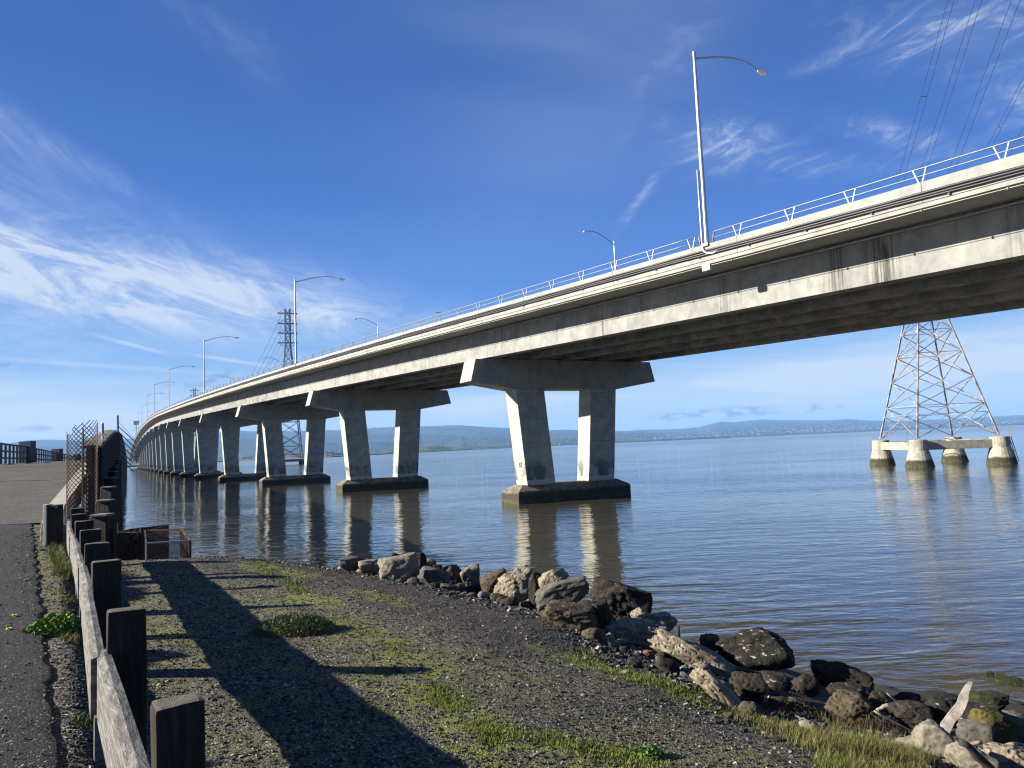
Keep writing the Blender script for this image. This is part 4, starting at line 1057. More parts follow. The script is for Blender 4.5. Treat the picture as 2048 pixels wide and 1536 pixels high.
def make_rock(name, c, w, h, dp, mt, seed, flat=.0, roll=0.0, yaw=0.0, rough=1.0, down=0.0, blocky=.5, sub=4):
    bm = bmesh.new(); bmesh.ops.create_icosphere(bm, subdivisions=sub, radius=1.0)
    rr = random.Random(seed); planes = []
    npl = 15
    for i in range(npl):
        v = Vector((rr.gauss(0, 1), rr.gauss(0, 1), rr.gauss(0, 1))).normalized(); planes.append((v, rr.uniform(.62, .93)))
    for v in ((1, 0, 0), (-1, 0, 0), (0, 1, 0), (0, -1, 0), (0, 0, 1), (0, 0, -1)): planes.append((Vector(v), 1-blocky*.30+rr.uniform(-.06, .04)))
    off = Vector((seed*3.7, seed*1.3, 0))
    for vtx in bm.verts:
        d = vtx.co.normalized(); r = 9
        acc = 0.0
        for n_, k in planes:
            q = d.dot(n_)
            if q > .02: acc += (q/k)**26
        r = acc**(-1/26.0) if acc > 0 else 1
        r = min(r, 1.35)
        r += (noise.fractal(d*1.6+off, .9, 2.1, 3)*.10+noise.fractal(d*4.2+off, .75, 2.2, 6)*.062*rough)
        vtx.co = d*r
    xs = [v.co.x for v in bm.verts]; ys_ = [v.co.y for v in bm.verts]; zs_ = [v.co.z for v in bm.verts]
    sx, sy, sz = w/(max(xs)-min(xs)), dp/(max(ys_)-min(ys_)), h/(max(zs_)-min(zs_))
    Mx = Matrix.Rotation(yaw, 3, 'Z') @ Matrix.Rotation(roll, 3, 'Y')
    for v in bm.verts: v.co = Mx @ Vector((v.co.x*sx, v.co.y*sy, v.co.z*sz))
    zmin = min(v.co.z for v in bm.verts)
    if down > 0:
        for v in bm.verts:
            if v.co.z < 0: v.co.z -= down*min(1, -v.co.z/max(.05, -zmin))
    me = bpy.data.meshes.new(name); bm.to_mesh(me); bm.free(); me.materials.append(mt)
    me.polygons.foreach_set('use_smooth', [True]*len(me.polygons)); me.update()
    o = bpy.data.objects.new(name, me); o.location = c; COL.objects.link(o); return o
def place_base(x, y):
    """where the sight line through a rock's foot comes closest to the bank"""
    r = ray(x, y).normalized(); best = None; t = 3.0
    while t < 60:
        p = CAM+r*t; g = gtop(p.x, p.y); gap = p.z-g
        _, d, u, fd = gbase(p.x, p.y)
        if gap <= .01: return p, 0.0
        if d > -1.0 and (best is None or gap < best[1]-.004): best = (p.copy(), gap)
        if d > 5: break
        t += .1
    return best
# x centre, foot y, width, height (px of the 2048 photo), depth ratio, kind, roll, blocky, label
RK = [
 (725, 1129, 42, 13, .9, 'brown', 0, .4, 'small flat brown rock at the far left end of the rock line by the water'),
 (742, 1141, 52, 23, .9, 'light', 0, .8, 'pale wedge shaped slab left of the big cracked slab on the bank'),
 (790, 1128, 27, 24, .9, 'dark', 0, .3, 'rounded black rock topping the big cracked slab on the bank'),
 (822, 1120, 22, 15, .9, 'brown', 0, .4, 'small brown rock behind the big cracked slab, by the water'),
 (843, 1120, 22, 17, .9, 'dark', 0, .4, 'small jagged black rock behind the right corner of the big cracked slab'),
 (797, 1163, 84, 54, .7, 'light', -.12, .8, 'big cracked grey slab crossed by the lamp post shadow, left part of the rock line'),
 (856, 1148, 34, 32, .9, 'tan', .2, .3, 'tan rock leaning behind the right side of the big cracked slab'),
 (876, 1142, 20, 14, .9, 'dark', 0, .4, 'little dark rock in the gap right of the tan leaning rock'),
 (868, 1175, 68, 40, .8, 'grey', .25, .8, 'shaded flat grey slab leaning right of the big cracked slab'),
 (905, 1160, 36, 34, .9, 'brown', -.4, .3, 'brown finger shaped rock leaning over the shaded slab'),
 (941, 1168, 41, 41, .9, 'light', 0, .35, 'rounded upright pale boulder standing alone against the water'),
 (915, 1172, 36, 19, .9, 'dark', 0, .4, 'low dark rock at the foot of the upright pale boulder'),
 (919, 1183, 28, 18, .9, 'brown', 0, .4, 'small stubby rock in front of the low dark rock'),
 (987, 1180, 56, 34, .9, 'brown', -.35, .3, 'pointed brown rock left of the big pitted tan block'),
 (952, 1185, 48, 19, .9, 'dark', 0, .4, 'long low black rock between the upright boulder and the tan block'),
 (1072, 1188, 30, 46, .9, 'dark', .1, .5, 'dark shaded rock wedged behind the big pitted tan block'),
 (1030, 1199, 90, 60, .8, 'tan', -.28, .5, 'big pitted tan block in the middle of the rock line'),
 (995, 1199, 34, 14, .9, 'tan', 0, .4, 'small tan stone at the left foot of the big pitted tan block'),
 (1108, 1178, 64, 40, .9, 'tan', 0, .3, 'pitted tan boulder behind the leaning grey slab'),
 (1124, 1200, 112, 40, .6, 'grey', -.22, .95, 'flat topped grey slab leaning on the pitted tan boulder'),
 (1242, 1233, 128, 66, .8, 'dark', .18, .6, 'large dark brown pitted slab against the water, right of the leaning grey slab'),
 (1140, 1256, 124, 50, .8, 'brown', .12, .8, 'broad flat brown slab in front of the leaning grey slab'),
 (1192, 1252, 36, 48, .9, 'tan', 0, .2, 'round headed tan stone at the right end of the broad brown slab'),
 (1280, 1246, 40, 32, .9, 'tan', 0, .3, 'small knobbly tan stone on the back of the long crusted slab'),
 (1325, 1258, 58, 34, .9, 'tan', .1, .3, 'rounded pitted tan stone behind the long crusted slab, near the water'),
 (1272, 1291, 142, 50, .7, 'tan', .06, .85, 'long crusted tan slab with a flat grey top'),
 (1190, 1262, 80, 60, .9, 'dark', 0, .4, 'dark rock in the hollow left of the long crusted slab'),
 (1390, 1336, 175, 46, .55, 'tan', .38, .8, 'long thick crusted slab tilted down to the right, left of the black boulder'),
 (1362, 1325, 70, 24, .7, 'grey', .35, .9, 'smooth grey wedge under the tilted crusted slab'),
 (1420, 1305, 42, 38, .9, 'brown', 0, .4, 'brown rock tucked behind the tilted crusted slab, left of the black boulder'),
 (1434, 1402, 88, 40, .6, 'tan', .78, .8, 'smooth tan slab sliding down to the grass below the tilted crusted slab'),
 (1512, 1352, 156, 92, .85, 'black', .04, .6, 'largest black boulder streaked white with droppings'),
 (1555, 1397, 60, 48, .9, 'black', 0, .3, 'small black and white boulder just under the largest one'),
 (1494, 1402, 78, 58, .9, 'dark', 0, .4, 'dark rock in the shaded hollow left of the small black and white boulder'),
 (1338, 1338, 15, 14, .9, 'light', 0, .3, 'tiny white stone left of two others below the tilted slab'),
 (1371, 1346, 26, 17, .9, 'light', .2, .4, 'small white pitted stone below the tilted slab'),
 (1296, 1312, 22, 13, .9, 'brick', .1, .8, 'small orange brown brick fragment under the long crusted slab'),
 (1318, 1320, 14, 12, .9, 'light', 0, .5, 'tiny pale chip beside the orange brown brick fragment'),
 (1684, 1388, 124, 58, .8, 'dark', .15, .5, 'large brown black boulder at the water edge right of the black boulders'),
 (1612, 1395, 60, 44, .9, 'dark', 0, .4, 'black shaded rock between the small black and white boulder and the water'),
 (1705, 1402, 92, 34, .9, 'black', .1, .5, 'low charcoal rock behind the rough brown mound'),
 (1698, 1448, 102, 60, .9, 'brown', 0, .3, 'rough brown rounded mound above the tall grass'),
 (1760, 1420, 46, 38, .9, 'dark', 0, .4, 'black rock left of the white driftwood log'),
 (1815, 1408, 48, 24, .9, 'black', 0, .4, 'black rock with white blotches behind the white driftwood log'),
 (1822, 1458, 84, 48, .9, 'dark', 0, .5, 'large dark rock in shade below the white driftwood log'),
 (1866, 1514, 76, 72, .9, 'light', .18, .45, 'tall smooth pale boulder right of the tall grass'),
 (1885, 1446, 60, 50, .9, 'black', 0, .4, 'white flecked dark rock left of the upright driftwood board'),
 (1975, 1430, 78, 42, .9, 'moss', 0, .2, 'rounded green mossy boulder at the water edge'),
 (1955, 1462, 100, 48, .9, 'black', .1, .6, 'white flecked dark ledge behind the upright driftwood board'),
 (1990, 1492, 84, 72, .9, 'olive', .3, .5, 'dark rock with an olive yellow weedy edge at lower right'),
 (1955, 1492, 70, 50, .9, 'grey', 0, .95, 'square dark grey block right of the upright driftwood board'),
 (2034, 1482, 58, 58, .9, 'grey', 0, .4, 'smooth brownish grey boulder at the right frame edge'),
 (1978, 1354, 18, 13, .9, 'moss', 0, .3, 'small lone mossy stone poking out of the shallows'),
 (2024, 1372, 60, 16, .9, 'moss', 0, .3, 'flat mossy rock awash at the right frame edge'),
 (1945, 1392, 20, 11, .9, 'moss', 0, .3, 'small dark stone awash near the tip of the driftwood board'),
 (2030, 1412, 30, 10, .9, 'moss', 0, .3, 'tiny dark stone awash beside the rounded mossy boulder'),
 (1946, 1548, 92, 52, .8, 'light', .3, .5, 'pale streaked boulder at the bottom edge near the right corner'),
 (2026, 1556, 90, 58, .8, 'tan', -.2, .4, 'tan pitted boulder in the bottom right corner'),
 (697, 1124, 40, 12, .9, 'grey', 0, .6, 'small flat grey rock at the far left of the rock line'),
]
for i, (x, y, w, h, dp, kd, roll, blk, lab) in enumerate(RK):
    in_water = 'awash' in lab or 'shallows' in lab
    if in_water: p, gap = on_z(x, y, 0.0), .3
    else: p, gap = place_base(x, y)
    sc = (p-CAM).dot(R3 @ Vector((0, 0, -1)))/FPX
    W_, H_ = w*sc, h*sc
    rw = abs(W_*math.cos(roll))+abs(H_*math.sin(roll)); 
    ww = W_/max(.35, (abs(math.cos(roll)))) if abs(roll) > .25 else W_
    vis = H_*.96; dn = min(.18, gap*.7)+.04
    D_ = (W_*.55+H_*.45)*dp
    fw = Vector((p.x, p.y, 0)).normalized()
    c = p+fw*D_*.36+Vector((0, 0, vis*.5-.02))
    az_ = math.atan2(-fw.x, fw.y)
    o = make_rock('rock', c, ww, vis, D_, RM[kd], i+11, roll=roll, yaw=az_, down=dn, blocky=blk, rough=1.5 if kd in ('tan', 'brown', 'dark') else .8, sub=5 if w > 70 else 4)
    tag(o, lab, 'rock', 'rocks along the shore bank')
rf = random.Random(21)
for i in range(95):
    u = rf.uniform(-11.5, 2.6); d = rf.uniform(.05, 1.5); P = CR0+CRD*u+CRN*(d+crest_shift(u)); z = gtop(P.x, P.y)
    if z < .1: continue
    w = rf.uniform(.10, .34); kd = rf.choice(['tan', 'brown', 'dark', 'dark', 'grey', 'brown', 'light'])
    o = make_rock('rock', Vector((P.x, P.y, z+w*.12)), w, w*rf.uniform(.5, .8), w*rf.uniform(.7, 1), RM[kd], 200+i, yaw=rf.uniform(0, 6.3), roll=rf.uniform(-.5, .5), blocky=.6, sub=3)
    tag(o, {'tan': 'small tan', 'brown': 'small brown', 'dark': 'small dark', 'grey': 'small grey', 'light': 'small pale'}[kd]+' stone filling a gap between larger rocks, ' + ('left part of the rock line' if u < -7 else 'middle of the rock line' if u < -3 else 'below the large dark slab' if u < -1 else 'lower right by the black boulders'), 'stone', 'small stones between the shore rocks')
# fist sized rubble along the top of the bank, too many to count
rr = random.Random(5); m = MB()
def chip(mb, c, s_, rr, mi=0):
    pts = [Vector((rr.uniform(.6, 1)*sx, rr.uniform(.6, 1)*sy, rr.uniform(.4, .8)*sz))*s_ for sx, sy, sz in ((-1, -1, -1), (1, -1, -1), (1, 1, -1), (-1, 1, -1), (-1, -1, 1), (1, -1, 1), (1, 1, 1), (-1, 1, 1))]
    R = Matrix.Rotation(rr.uniform(0, 6.3), 3, 'Z') @ Matrix.Rotation(rr.uniform(-.6, .6), 3, 'X'); mb.hexa([c+R @ p for p in pts], mi)
for _ in range(7000):
    u = rr.uniform(-16, 2.4); d = rr.gauss(.55, .55)
    if d < -.5: continue
    P = CR0+CRD*u+CRN*(d+crest_shift(u)); z = gtop(P.x, P.y)
    if z < -.1: continue
    chip(m, Vector((P.x, P.y, z+.005)), abs(rr.gauss(.012, .011))+.006, rr, rr.choice([0, 0, 0, 0, 1, 1, 1, 2]))
M_CHD = mat('dark shingle', (.026, .022, .017), .9, var=.5, scale=20); M_CHM = mat('grey shingle', (.075, .065, .048), .9, var=.4, scale=20); M_CHL = mat('pale shingle', (.30, .275, .22), .9, var=.3, scale=20)
o = m.obj('bank_shingle', [M_CHD, M_CHM, M_CHL], fix=False); tag(o, 'dark shingle and stone chips strewn along the top of the bank', 'shingle', kind='stuff')
# loose gravel on the flat
m = MB(); n_ = 0
while n_ < 52000:
    Y = 2.6+17*rr.random()**1.8; X = rr.uniform(-.70*Y-.6, .72*Y+.3)
    z, d, u, fd = gbase(X, Y)
    if d > .3: continue
    if X < edge_x(Y)+.02 : continue
    s_ = abs(rr.gauss(.0042, .0028))+.0022
    chip(m, Vector((X, Y, gtop(X, Y)+s_*.25)), s_*(1+.04*Y), rr, 0 if rr.random() < .5 else (1 if rr.random() < .86 else 2)); n_ += 1
o = m.obj('loose_gravel', [M_CHD, M_CHM, M_CHL], fix=False); tag(o, 'loose grey gravel with pale chips covering the flat bank', 'gravel', kind='stuff')
m = MB()
for _ in range(1500):
    Y = 2.4+18*rr.random()**1.6; X = edge_x(Y)-abs(rr.gauss(0, .5))-rr.random()*2*(rr.random() < .4)
    s_ = abs(rr.gauss(.003, .002))+.0022; chip(m, Vector((X, Y, gz(X, Y)+.05)), s_*(1+.04*Y), rr, rr.choice([0, 1, 1, 2]))
o = m.obj('path_grit', [M_CHD, M_CHM, M_CHL], fix=False); tag(o, 'loose grit lying along the crumbling edge of the dark path', 'grit', kind='stuff')

# driftwood
M_DRIFT = mat('bleached driftwood', (.36, .325, .275), .85, col2=(.17, .145, .115), scale=14, bump=.8, bscale=40, bdist=.01, stretch=(1, 1, 1))
M_DARKW = mat('charred wood', (.03, .025, .02), .85, var=.4, scale=6)
M_TANW = mat('tan split wood', (.36, .27, .19), .85, var=.3, scale=9)
def px3(x, y, ref): # point on the sight line at the depth of ref
    r = ray(x, y); k = (ref-CAM).dot(R3 @ Vector((0, 0, -1)))/FPX; return CAM+r*(k)
ref = place_base(1905, 1500)[0]
a = px3(1888, 1466, ref); b = px3(1945, 1363, ref); sc = (ref-CAM).length/FPX
ax = (b-a).normalized(); sd = ax.cross((a-CAM).normalized()).normalized(); fr_ = ax.cross(sd)
rings = []
for q, w in ((0, 7), (.12, 8.5), (.25, 7.4), (.4, 8.2), (.55, 7), (.68, 7.2), (.8, 5), (.9, 4.2), (.97, 2.6), (1, 1)):
    p = a+(b-a)*q+sd*(.012*math.sin(q*9)); hw = w*sc; rings.append([p+sd*hw, p+sd*hw*.9+fr_*.035, p-sd*hw*.95+fr_*.03, p-sd*hw, p-sd*hw*.9-fr_*.03, p+sd*hw*.9-fr_*.035])
m = MB(); m.sweep(rings); o = m.obj('driftwood_board', M_DRIFT, bevel=0); tag(o, 'bleached grey driftwood board standing up from the rocks at lower right', 'driftwood')
def log(x0, y0, x1, y1, w0, w1, mt, lab, name='driftwood_log', lift=0.0, n=7):
    r0 = place_base((x0+x1)/2, max(y0, y1)+16)[0]; sc_ = (r0-CAM).length/FPX
    m = MB(); a, b = px3(x0, y0, r0), px3(x1, y1, r0); rd = random.Random(int(x0)); pts = []
    for i in range(n): pts.append(a+(b-a)*(i/(n-1))+Vector((rd.uniform(-1, 1), rd.uniform(-1, 1), rd.uniform(-1, 1)))*w0*sc_*.18)
    m.tube(pts, [(w0+(w1-w0)*i/(n-1))*sc_*.5*rd.uniform(.88, 1.1) for i in range(n)], 9)
    return tag(m.obj(name, mt, smooth=True), lab, 'driftwood')
log(1772, 1412, 1838, 1411, 9, 11, M_DRIFT, 'white peeled driftwood log lying across the dark rocks')
log(1754, 1420, 1774, 1411, 5, 8, M_DRIFT, 'short pale branch stub at the left end of the white log', 'driftwood_branch')
log(1912, 1495, 1962, 1484, 6, 7, M_TANW, 'short dark stick with a pale tan end below the square block', 'driftwood_stick')
log(1950, 1506, 2034, 1490, 5, 11, M_TANW, 'split tan stick lying against the corner boulder', 'driftwood_stick')
log(1748, 1422, 1832, 1466, 2.5, 2, M_DRIFT, 'long thin curved twig in front of the dark shaded rock', 'twig')
log(1774, 1386, 1828, 1440, 2, 1.5, M_DRIFT, 'thin forked twig sticking up by the white log', 'twig')
log(1922, 1482, 1990, 1545, 10, 16, M_DARKW, 'dark plank lying between the pale boulders at the bottom right', 'driftwood_plank')
log(1357, 1272, 1357, 1254, 6, 5, M_DARKW, 'short black stake poking up behind the rounded tan stone', 'stake')

# ------------------------------------------------------------------ grass and weeds
def gmat(name, c1, c2, sc=4):
    m = mat(name, c1, .7, col2=c2, scale=sc, spec=.2)
    b = m.node_tree.nodes['Principled BSDF']; b.inputs['Transmission Weight'].default_value = 0
    return m
M_G1 = gmat('fresh grass', (.13, .16, .02), (.07, .09, .013)); M_G2 = gmat('dry straw grass', (.20, .165, .065), (.115, .09, .035)); M_G3 = gmat('dark dead weed', (.055, .035, .024), (.03, .02, .015)); M_G4 = gmat('broad green leaf', (.11, .21, .03), (.05, .11, .016), 9)
def blade(m, p, h, w, rr, mi, lean=.5):
    a = rr.uniform(0, 6.283); dx, dy = math.cos(a), math.sin(a); l = lean*h*rr.uniform(.2, 1)
    b = Vector((-dy*w, dx*w, 0)); p = Vector(p)
    m1 = p+Vector((dx*l*.3, dy*l*.3, h*.55)); t = p+Vector((dx*l, dy*l, h))
    m.add([p-b, p+b, m1+b*.7, m1-b*.7, t], [(0, 1, 2, 3), (3, 2, 4)], mi)
def in_region(px, py): pass
def grass_patch(name, polys, lab, cat='grass', mats=None):
    m = MB(); rr = random.Random(hash(name) % 1000 if False else len(name)*7)
    for (x0, y0, x1, y1, hw, n, h, w, mix_, lean) in polys:
        for _ in range(n):
            q = rr.random(); g = rr.gauss(0, .45)
            if abs(g) > 1: continue
            x = x0+(x1-x0)*q+rr.gauss(0, hw*.3); y = y0+(y1-y0)*q+g*hw
            p = on_ground(x, y)
            if p.z < .3 or p.y > 30: continue
            if noise.noise(Vector((p.x*1.6, p.y*1.6, 3)))*1.3+rr.uniform(-.3, .3) < -.12: continue
            p.z = gtop(p.x, p.y)-.005
            for k in range(3):
                pp = p+Vector((rr.gauss(0, .02), rr.gauss(0, .02), 0)); blade(m, pp, h*rr.uniform(.5, 1.2), w, rr, rr.choices([0, 1, 2], mix_)[0], lean)
    o = m.obj(name, mats or [M_G1, M_G2, M_G3], fix=False); return tag(o, lab, cat, kind='stuff')
grass_patch('tall_grass', [(1455, 1425, 1640, 1490, 26, 1100, .08, .0022, (4, 4, 2), .9), (1560, 1440, 1850, 1530, 38, 3400, .085, .0022, (4, 4, 2), .95), (1580, 1420, 1700, 1465, 10, 500, .12, .0022, (1, 2, 5), .6), (1760, 1500, 1850, 1540, 30, 900, .09, .0022, (2, 3, 5), .8), (1640, 1530, 1800, 1560, 26, 1200, .085, .0022, (5, 4, 1), .9)], 'tall green and straw coloured grass at the foot of the rocks, lower right')
grass_patch('low_turf', [(860, 1380, 1000, 1480, 34, 1500, .035, .003, (7, 1, 0), .8), (1000, 1470, 1330, 1530, 30, 1400, .035, .003, (7, 1, 0), .8), (1140, 1310, 1440, 1410, 20, 1400, .04, .003, (7, 1, 0), .8), (640, 1215, 800, 1300, 22, 900, .03, .003, (7, 1, 0), .8), (500, 1115, 620, 1190, 22, 1200, .05, .004, (7, 1, 0), .8), (470, 1106, 620, 1122, 5, 500, .06, .004, (5, 2, 0), .8), (300, 1250, 400, 1300, 20, 400, .02, .003, (5, 1, 0), .8)], 'thin low green turf in drifts over the gravel', 'turf', [gmat('bright turf', (.165, .195, .022), (.09, .12, .015)), M_G2, M_G3])
grass_patch('verge_grass', [(105, 1105, 140, 1150, 16, 1000, .17, .005, (7, 3, 0), .7), (115, 1140, 160, 1168, 12, 800, .15, .005, (6, 3, 0), .7), (120, 1190, 165, 1210, 10, 260, .06, .004, (4, 3, 0), .7), (125, 1275, 190, 1285, 12, 300, .07, .004, (3, 4, 0), .7), (150, 1440, 215, 1465, 9, 160, .05, .004, (5, 1, 0), .8), (20, 1045, 98, 1042, 3, 160, .06, .006, (3, 2, 0), .8), (95, 985, 130, 970, 5, 120, .10, .008, (2, 4, 0), .8)], 'grass growing in the verge between the dark path and the guardrail')
def leafy(name, x, y, rpx, hgt, n, mt, lab, leaf=.02, cat='weed', grey=False):
    p0 = on_ground(x, y); sc_ = (p0-CAM).length/FPX; R_ = rpx*sc_; rr = random.Random(int(x)); t = thing(name, p0, lab, cat)
    m = MB(); st = MB()
    for _ in range(n):
        a = rr.uniform(0, 6.283); q = math.sqrt(rr.random()); X, Y = p0.x+math.cos(a)*R_*q, p0.y+math.sin(a)*R_*.8*q
        hh = hgt*(1-q*q*.75)*rr.uniform(.3, 1.05); c = Vector((X, Y, gtop(X, Y)+hh))
        nrm = Vector((rr.gauss(0, .6), rr.gauss(0, .6), 1)).normalized(); u = nrm.cross(Vector((math.cos(a*3), math.sin(a*3), .1))).normalized(); v = nrm.cross(u); l = leaf*rr.uniform(.6, 1.4)
        m.add([c-u*l, c-v*l*.5+nrm*l*.15, c+u*l, c+v*l*.5+nrm*l*.15], [(0, 1, 2, 3)])
        if rr.random() < .12: st.bar(Vector((X, Y, gtop(X, Y)-.01)), c, .004)
    m.obj('foliage', mt, t, fix=False); st.obj('stem', M_G2, t, fix=False)['kind'] = 'stuff'; return t
leafy('leafy_weed', 124, 1262, 56, .20, 2300, M_G4, 'bright green leafy weed spreading over the path edge beside the guardrail', .026)
leafy('shore_shrub', 590, 1262, 74, .22, 5000, gmat('grey green cushion leaves', (.10, .13, .035), (.055, .075, .022), 12), 'low rounded cushion of grey green weed half in the guardrail shadow', .014)
leafy('small_weed', 1300, 1512, 30, .08, 350, M_G4, 'small leafy weed on the gravel at the bottom edge', .016)
leafy('small_weed', 1760, 1462, 44, .20, 1500, M_G3, 'dark twiggy dead weed at the edge of the rocks above the tall grass', .012)
leafy('small_weed', 1600, 1432, 46, .16, 1400, M_G3, 'dark twiggy dead weed below the small black and white boulder', .012)
# pampas sticks by the cage and yellow flowers on the path
for i, (x, y) in enumerate(((52, 1167), (29, 1240), (18, 1268))):
    p = on_ground(x, y); m = MB(); q = p+Vector((0, 0, .05))
    for k in range(6):
        a = k*1.047; chip(m, q+Vector((math.cos(a)*.018, math.sin(a)*.018, .01)), .012, rr)
    tag(m.obj('fallen_flower', mat('yellow petals', (.55, .60, .05), .6), fix=False), ('yellow flower lying on the dark path, farthest of three', 'yellow flower lying on the dark path, middle of three', 'yellow flower lying on the dark path, nearest of three')[i], 'flower')
p = on_ground(62, 1060); m = MB(); m.hexa([p+Vector(v) for v in ((-.03, -.12, .05), (.02, -.12, .05), (.08, .16, .055), (.05, .16, .055), (-.03, -.12, .065), (.02, -.12, .065), (.08, .16, .07), (.05, .16, .07))]); tag(m.obj('scrap_of_wood', M_DRIFT), 'pale splinter of wood lying on the path near the ramp', 'wood scrap')

# ------------------------------------------------------------------ old trestle side: timber bulkhead, piles, mesh, cages
M_BULK = mat('black tarred planks', (.022, .018, .015), .8, extra=None, var=.5, scale=9, stretch=(3, 3, .2))
M_MOSS = mat('mossy cap timber', (.16, .15, .105), .95, col2=(.07, .07, .045), scale=3, bump=.6, bscale=12)
M_RUST = mat('rusty steel', (.085, .038, .020), .85, 0.1, col2=(.025, .014, .010), scale=5, bump=.3, bscale=30)
TRZ = [(28, 6.10), (33.6, 6.46), (41.8, 7.0), (55.4, 7.8), (82, 8.8), (108, 9.4), (145, 9.5), (221, 8.7), (362, 5.1)]
def trx(Y): return -15.7-.5195*(Y-28)
def trz(Y):
    for a, b in zip(TRZ, TRZ[1:]):
        if Y <= b[0]: return a[1]+(b[1]-a[1])*(Y-a[0])/(b[0]-a[0])
    return TRZ[-1][1]
TD = Vector((-.461, .887, 0)); TN = Vector((.887, .461, 0))
tb = thing('timber_bulkhead', (-15.7, 28, 0), 'tall black tarred timber wall with a mossy cap running out over the water', 'timber wall')
ys = frange(28, 60, 1.6)+frange(64, 362, 8)
m = MB(); m.sweep([[Vector((trx(Y), Y, -1.5)), Vector((trx(Y), Y, trz(Y)-.16)), Vector((trx(Y), Y, trz(Y)-.16))-TN*.42, Vector((trx(Y), Y, -1.5))-TN*.42] for Y in ys]); m.obj('plank_wall', M_BULK, tb)
m = MB(); m.sweep([[Vector((trx(Y), Y, trz(Y)-.157+wv*0))+TN*.10, Vector((trx(Y), Y, trz(Y)+wv))+TN*.08, Vector((trx(Y), Y, trz(Y)+.03+wv))-TN*.26, Vector((trx(Y), Y, trz(Y)+wv))-TN*.60, Vector((trx(Y), Y, trz(Y)-.157))-TN*.62] for Y in frange(28, 60, .5)+frange(62, 362, 8) for wv in (.05*math.sin(Y*1.3)+.03*math.sin(Y*3.1),)]); m.obj('cap_timber', M_MOSS, tb)
k = 0; Y = 28.4
while Y < 75:
    m = MB(); m.bar(Vector((trx(Y), Y, -1))+TN*.06, Vector((trx(Y), Y, trz(Y)-.17))+TN*.06, .16+.05*(k % 2), .10); m.obj('batten', M_BULK, tb); Y += .62 if Y < 40 else 2.1; k += 1
# fender piles stepping along its foot
gpl = 'square timber fender piles along the foot of the bulkhead'
for i, (Y, z, w) in enumerate([(14.6, 4.30, .36), (19.2, 4.36, .38), (24, 4.55, .40), (29, 4.76, .40), (34, 4.95, .40), (39, 5.12, .40), (44, 5.22, .40), (50, 5.4, .4), (57, 5.6, .4)]):
    x = (204.5, 211.5, 217, 221, 224.5, 227.5, 230, 232.5, 235)[i]; X = (at_y(x, 950, Y)).x
    c = Vector((X, Y, 0)); lab = ('nearest', 'second', 'third', 'fourth', 'fifth', 'sixth', 'seventh', 'eighth', 'farthest')[i]
    t = thing('fender_pile', c, f'{lab} dark square fender pile counted from the guardrail, at the foot of the bulkhead', 'pile', gpl)
    m = MB(); m.box(c+Vector((0, 0, (z-2)/2)), (w, .30, z+2)); m.obj('pile', M_POST, t, bevel=.03)
    m = MB(); m.box(c+Vector((.02, -.02, z+.02)), (w*.9, .32, .05)); m.obj('end_cap', mat('worn grey end grain', (.15, .135, .11), .95) if i == 0 else bpy.data.materials['worn grey end grain'], t, bevel=.015)
    m = MB(); m.bar(c+Vector((w*.56, 0, z-.25)), c+Vector((w*.62, .1, -1)), .09); m.obj('side_waler', M_POST, t)
# concrete kerb on the ramp edge
m = MB(); M_KERB = mat('kerb concrete', (.30, .28, .22), .9, col2=(.22, .20, .16), scale=3, bump=.3)
m.sweep([[Vector((rrx(Y)+a, Y, road_z(0, Y)+b)) for a, b in ((-.35, -.3), (-.30, .36), (.30, .40), (.42, -.3))] for Y in frange(23.6, 75, 1.2)])
tag(m.obj('kerb_wall', M_KERB), 'low pale concrete kerb beside the old ramp behind the mesh', 'kerb')
# broken concrete lump beside the end board
pr_ = on_ground(90, 1082); sc = (pr_-CAM).length/FPX
tag(make_rock('concrete_lump', pr_+Vector((.1, .15, 34*sc*.4)), 26*sc, 46*sc, 40*sc, RM['light'], 77, blocky=.7), 'rounded broken concrete lump left of the pale end board', 'concrete lump')
# chain link scrap curled round a post
cm = at_y(166, 925, 20.5); cell = .125
t = thing('chain_link_mesh', (cm.x, cm.y, 3.4), 'torn rusty chain link mesh curled upright in front of the timber wall', 'wire mesh')
m = MB()
def cyl(u, v): # u along the sheet, v up
    R_ = .40; a = -2.5+u/R_; return Vector((cm.x-.02+R_*math.cos(a)*.9, cm.y+R_*math.sin(a), 3.85+v))
M_RWIRE = mat('rusty wire', (.15, .075, .038), .8, .2, var=.45, scale=8)
UM = 1.9; VM = 2.65; nn = 0
zt0 = 0
for k in range(-22, 24):
    for sgn in (1, -1):
        pts = []; u = k*cell
        for j in range(70):
            v = j*cell/2; uu = u+sgn*v
            if 0 <= uu <= UM and v <= VM-.25*(uu < .3)-.1*math.sin(uu*5): pts.append(cyl(uu, v))
            else:
                if len(pts) > 1: m.tube(pts, .0105, 4, False)
                pts = []
        if len(pts) > 1: m.tube(pts, .0105, 4, False)
m.obj('wire_diamonds', M_RWIRE, t, fix=False)
m = MB(); m.tube([cyl(UM*.97, v) for v in (-.8, .5, 1.5, 2.5)], .022, 8); m.obj('mesh_post', M_RWIRE, t)
# orange marker post
pm = at_y(205.5, 868, 31); t = thing('marker_post', (pm.x, pm.y, 3.5), 'short orange topped marker post sticking up behind the mesh', 'marker post')
m = MB(); m.tube([pm+Vector((0, 0, -2.5)), pm+Vector((0, 0, -.08))], .045, 8); m.box(pm+Vector((0, 0, -.05)), (.30, .05, .05)); m.obj('post', M_GALV, t)
m = MB(); m.tube([pm+Vector((0, 0, 0)), at_y(205, 848, 31)], .055, 10); m.obj('orange_sleeve', mat('faded orange plastic', (.50, .25, .06), .6), t); m = MB(); m.tube([at_y(205, 848, 31), at_y(205, 845, 31)], [.06, .03], 10); m.obj('cap', M_GALV, t)
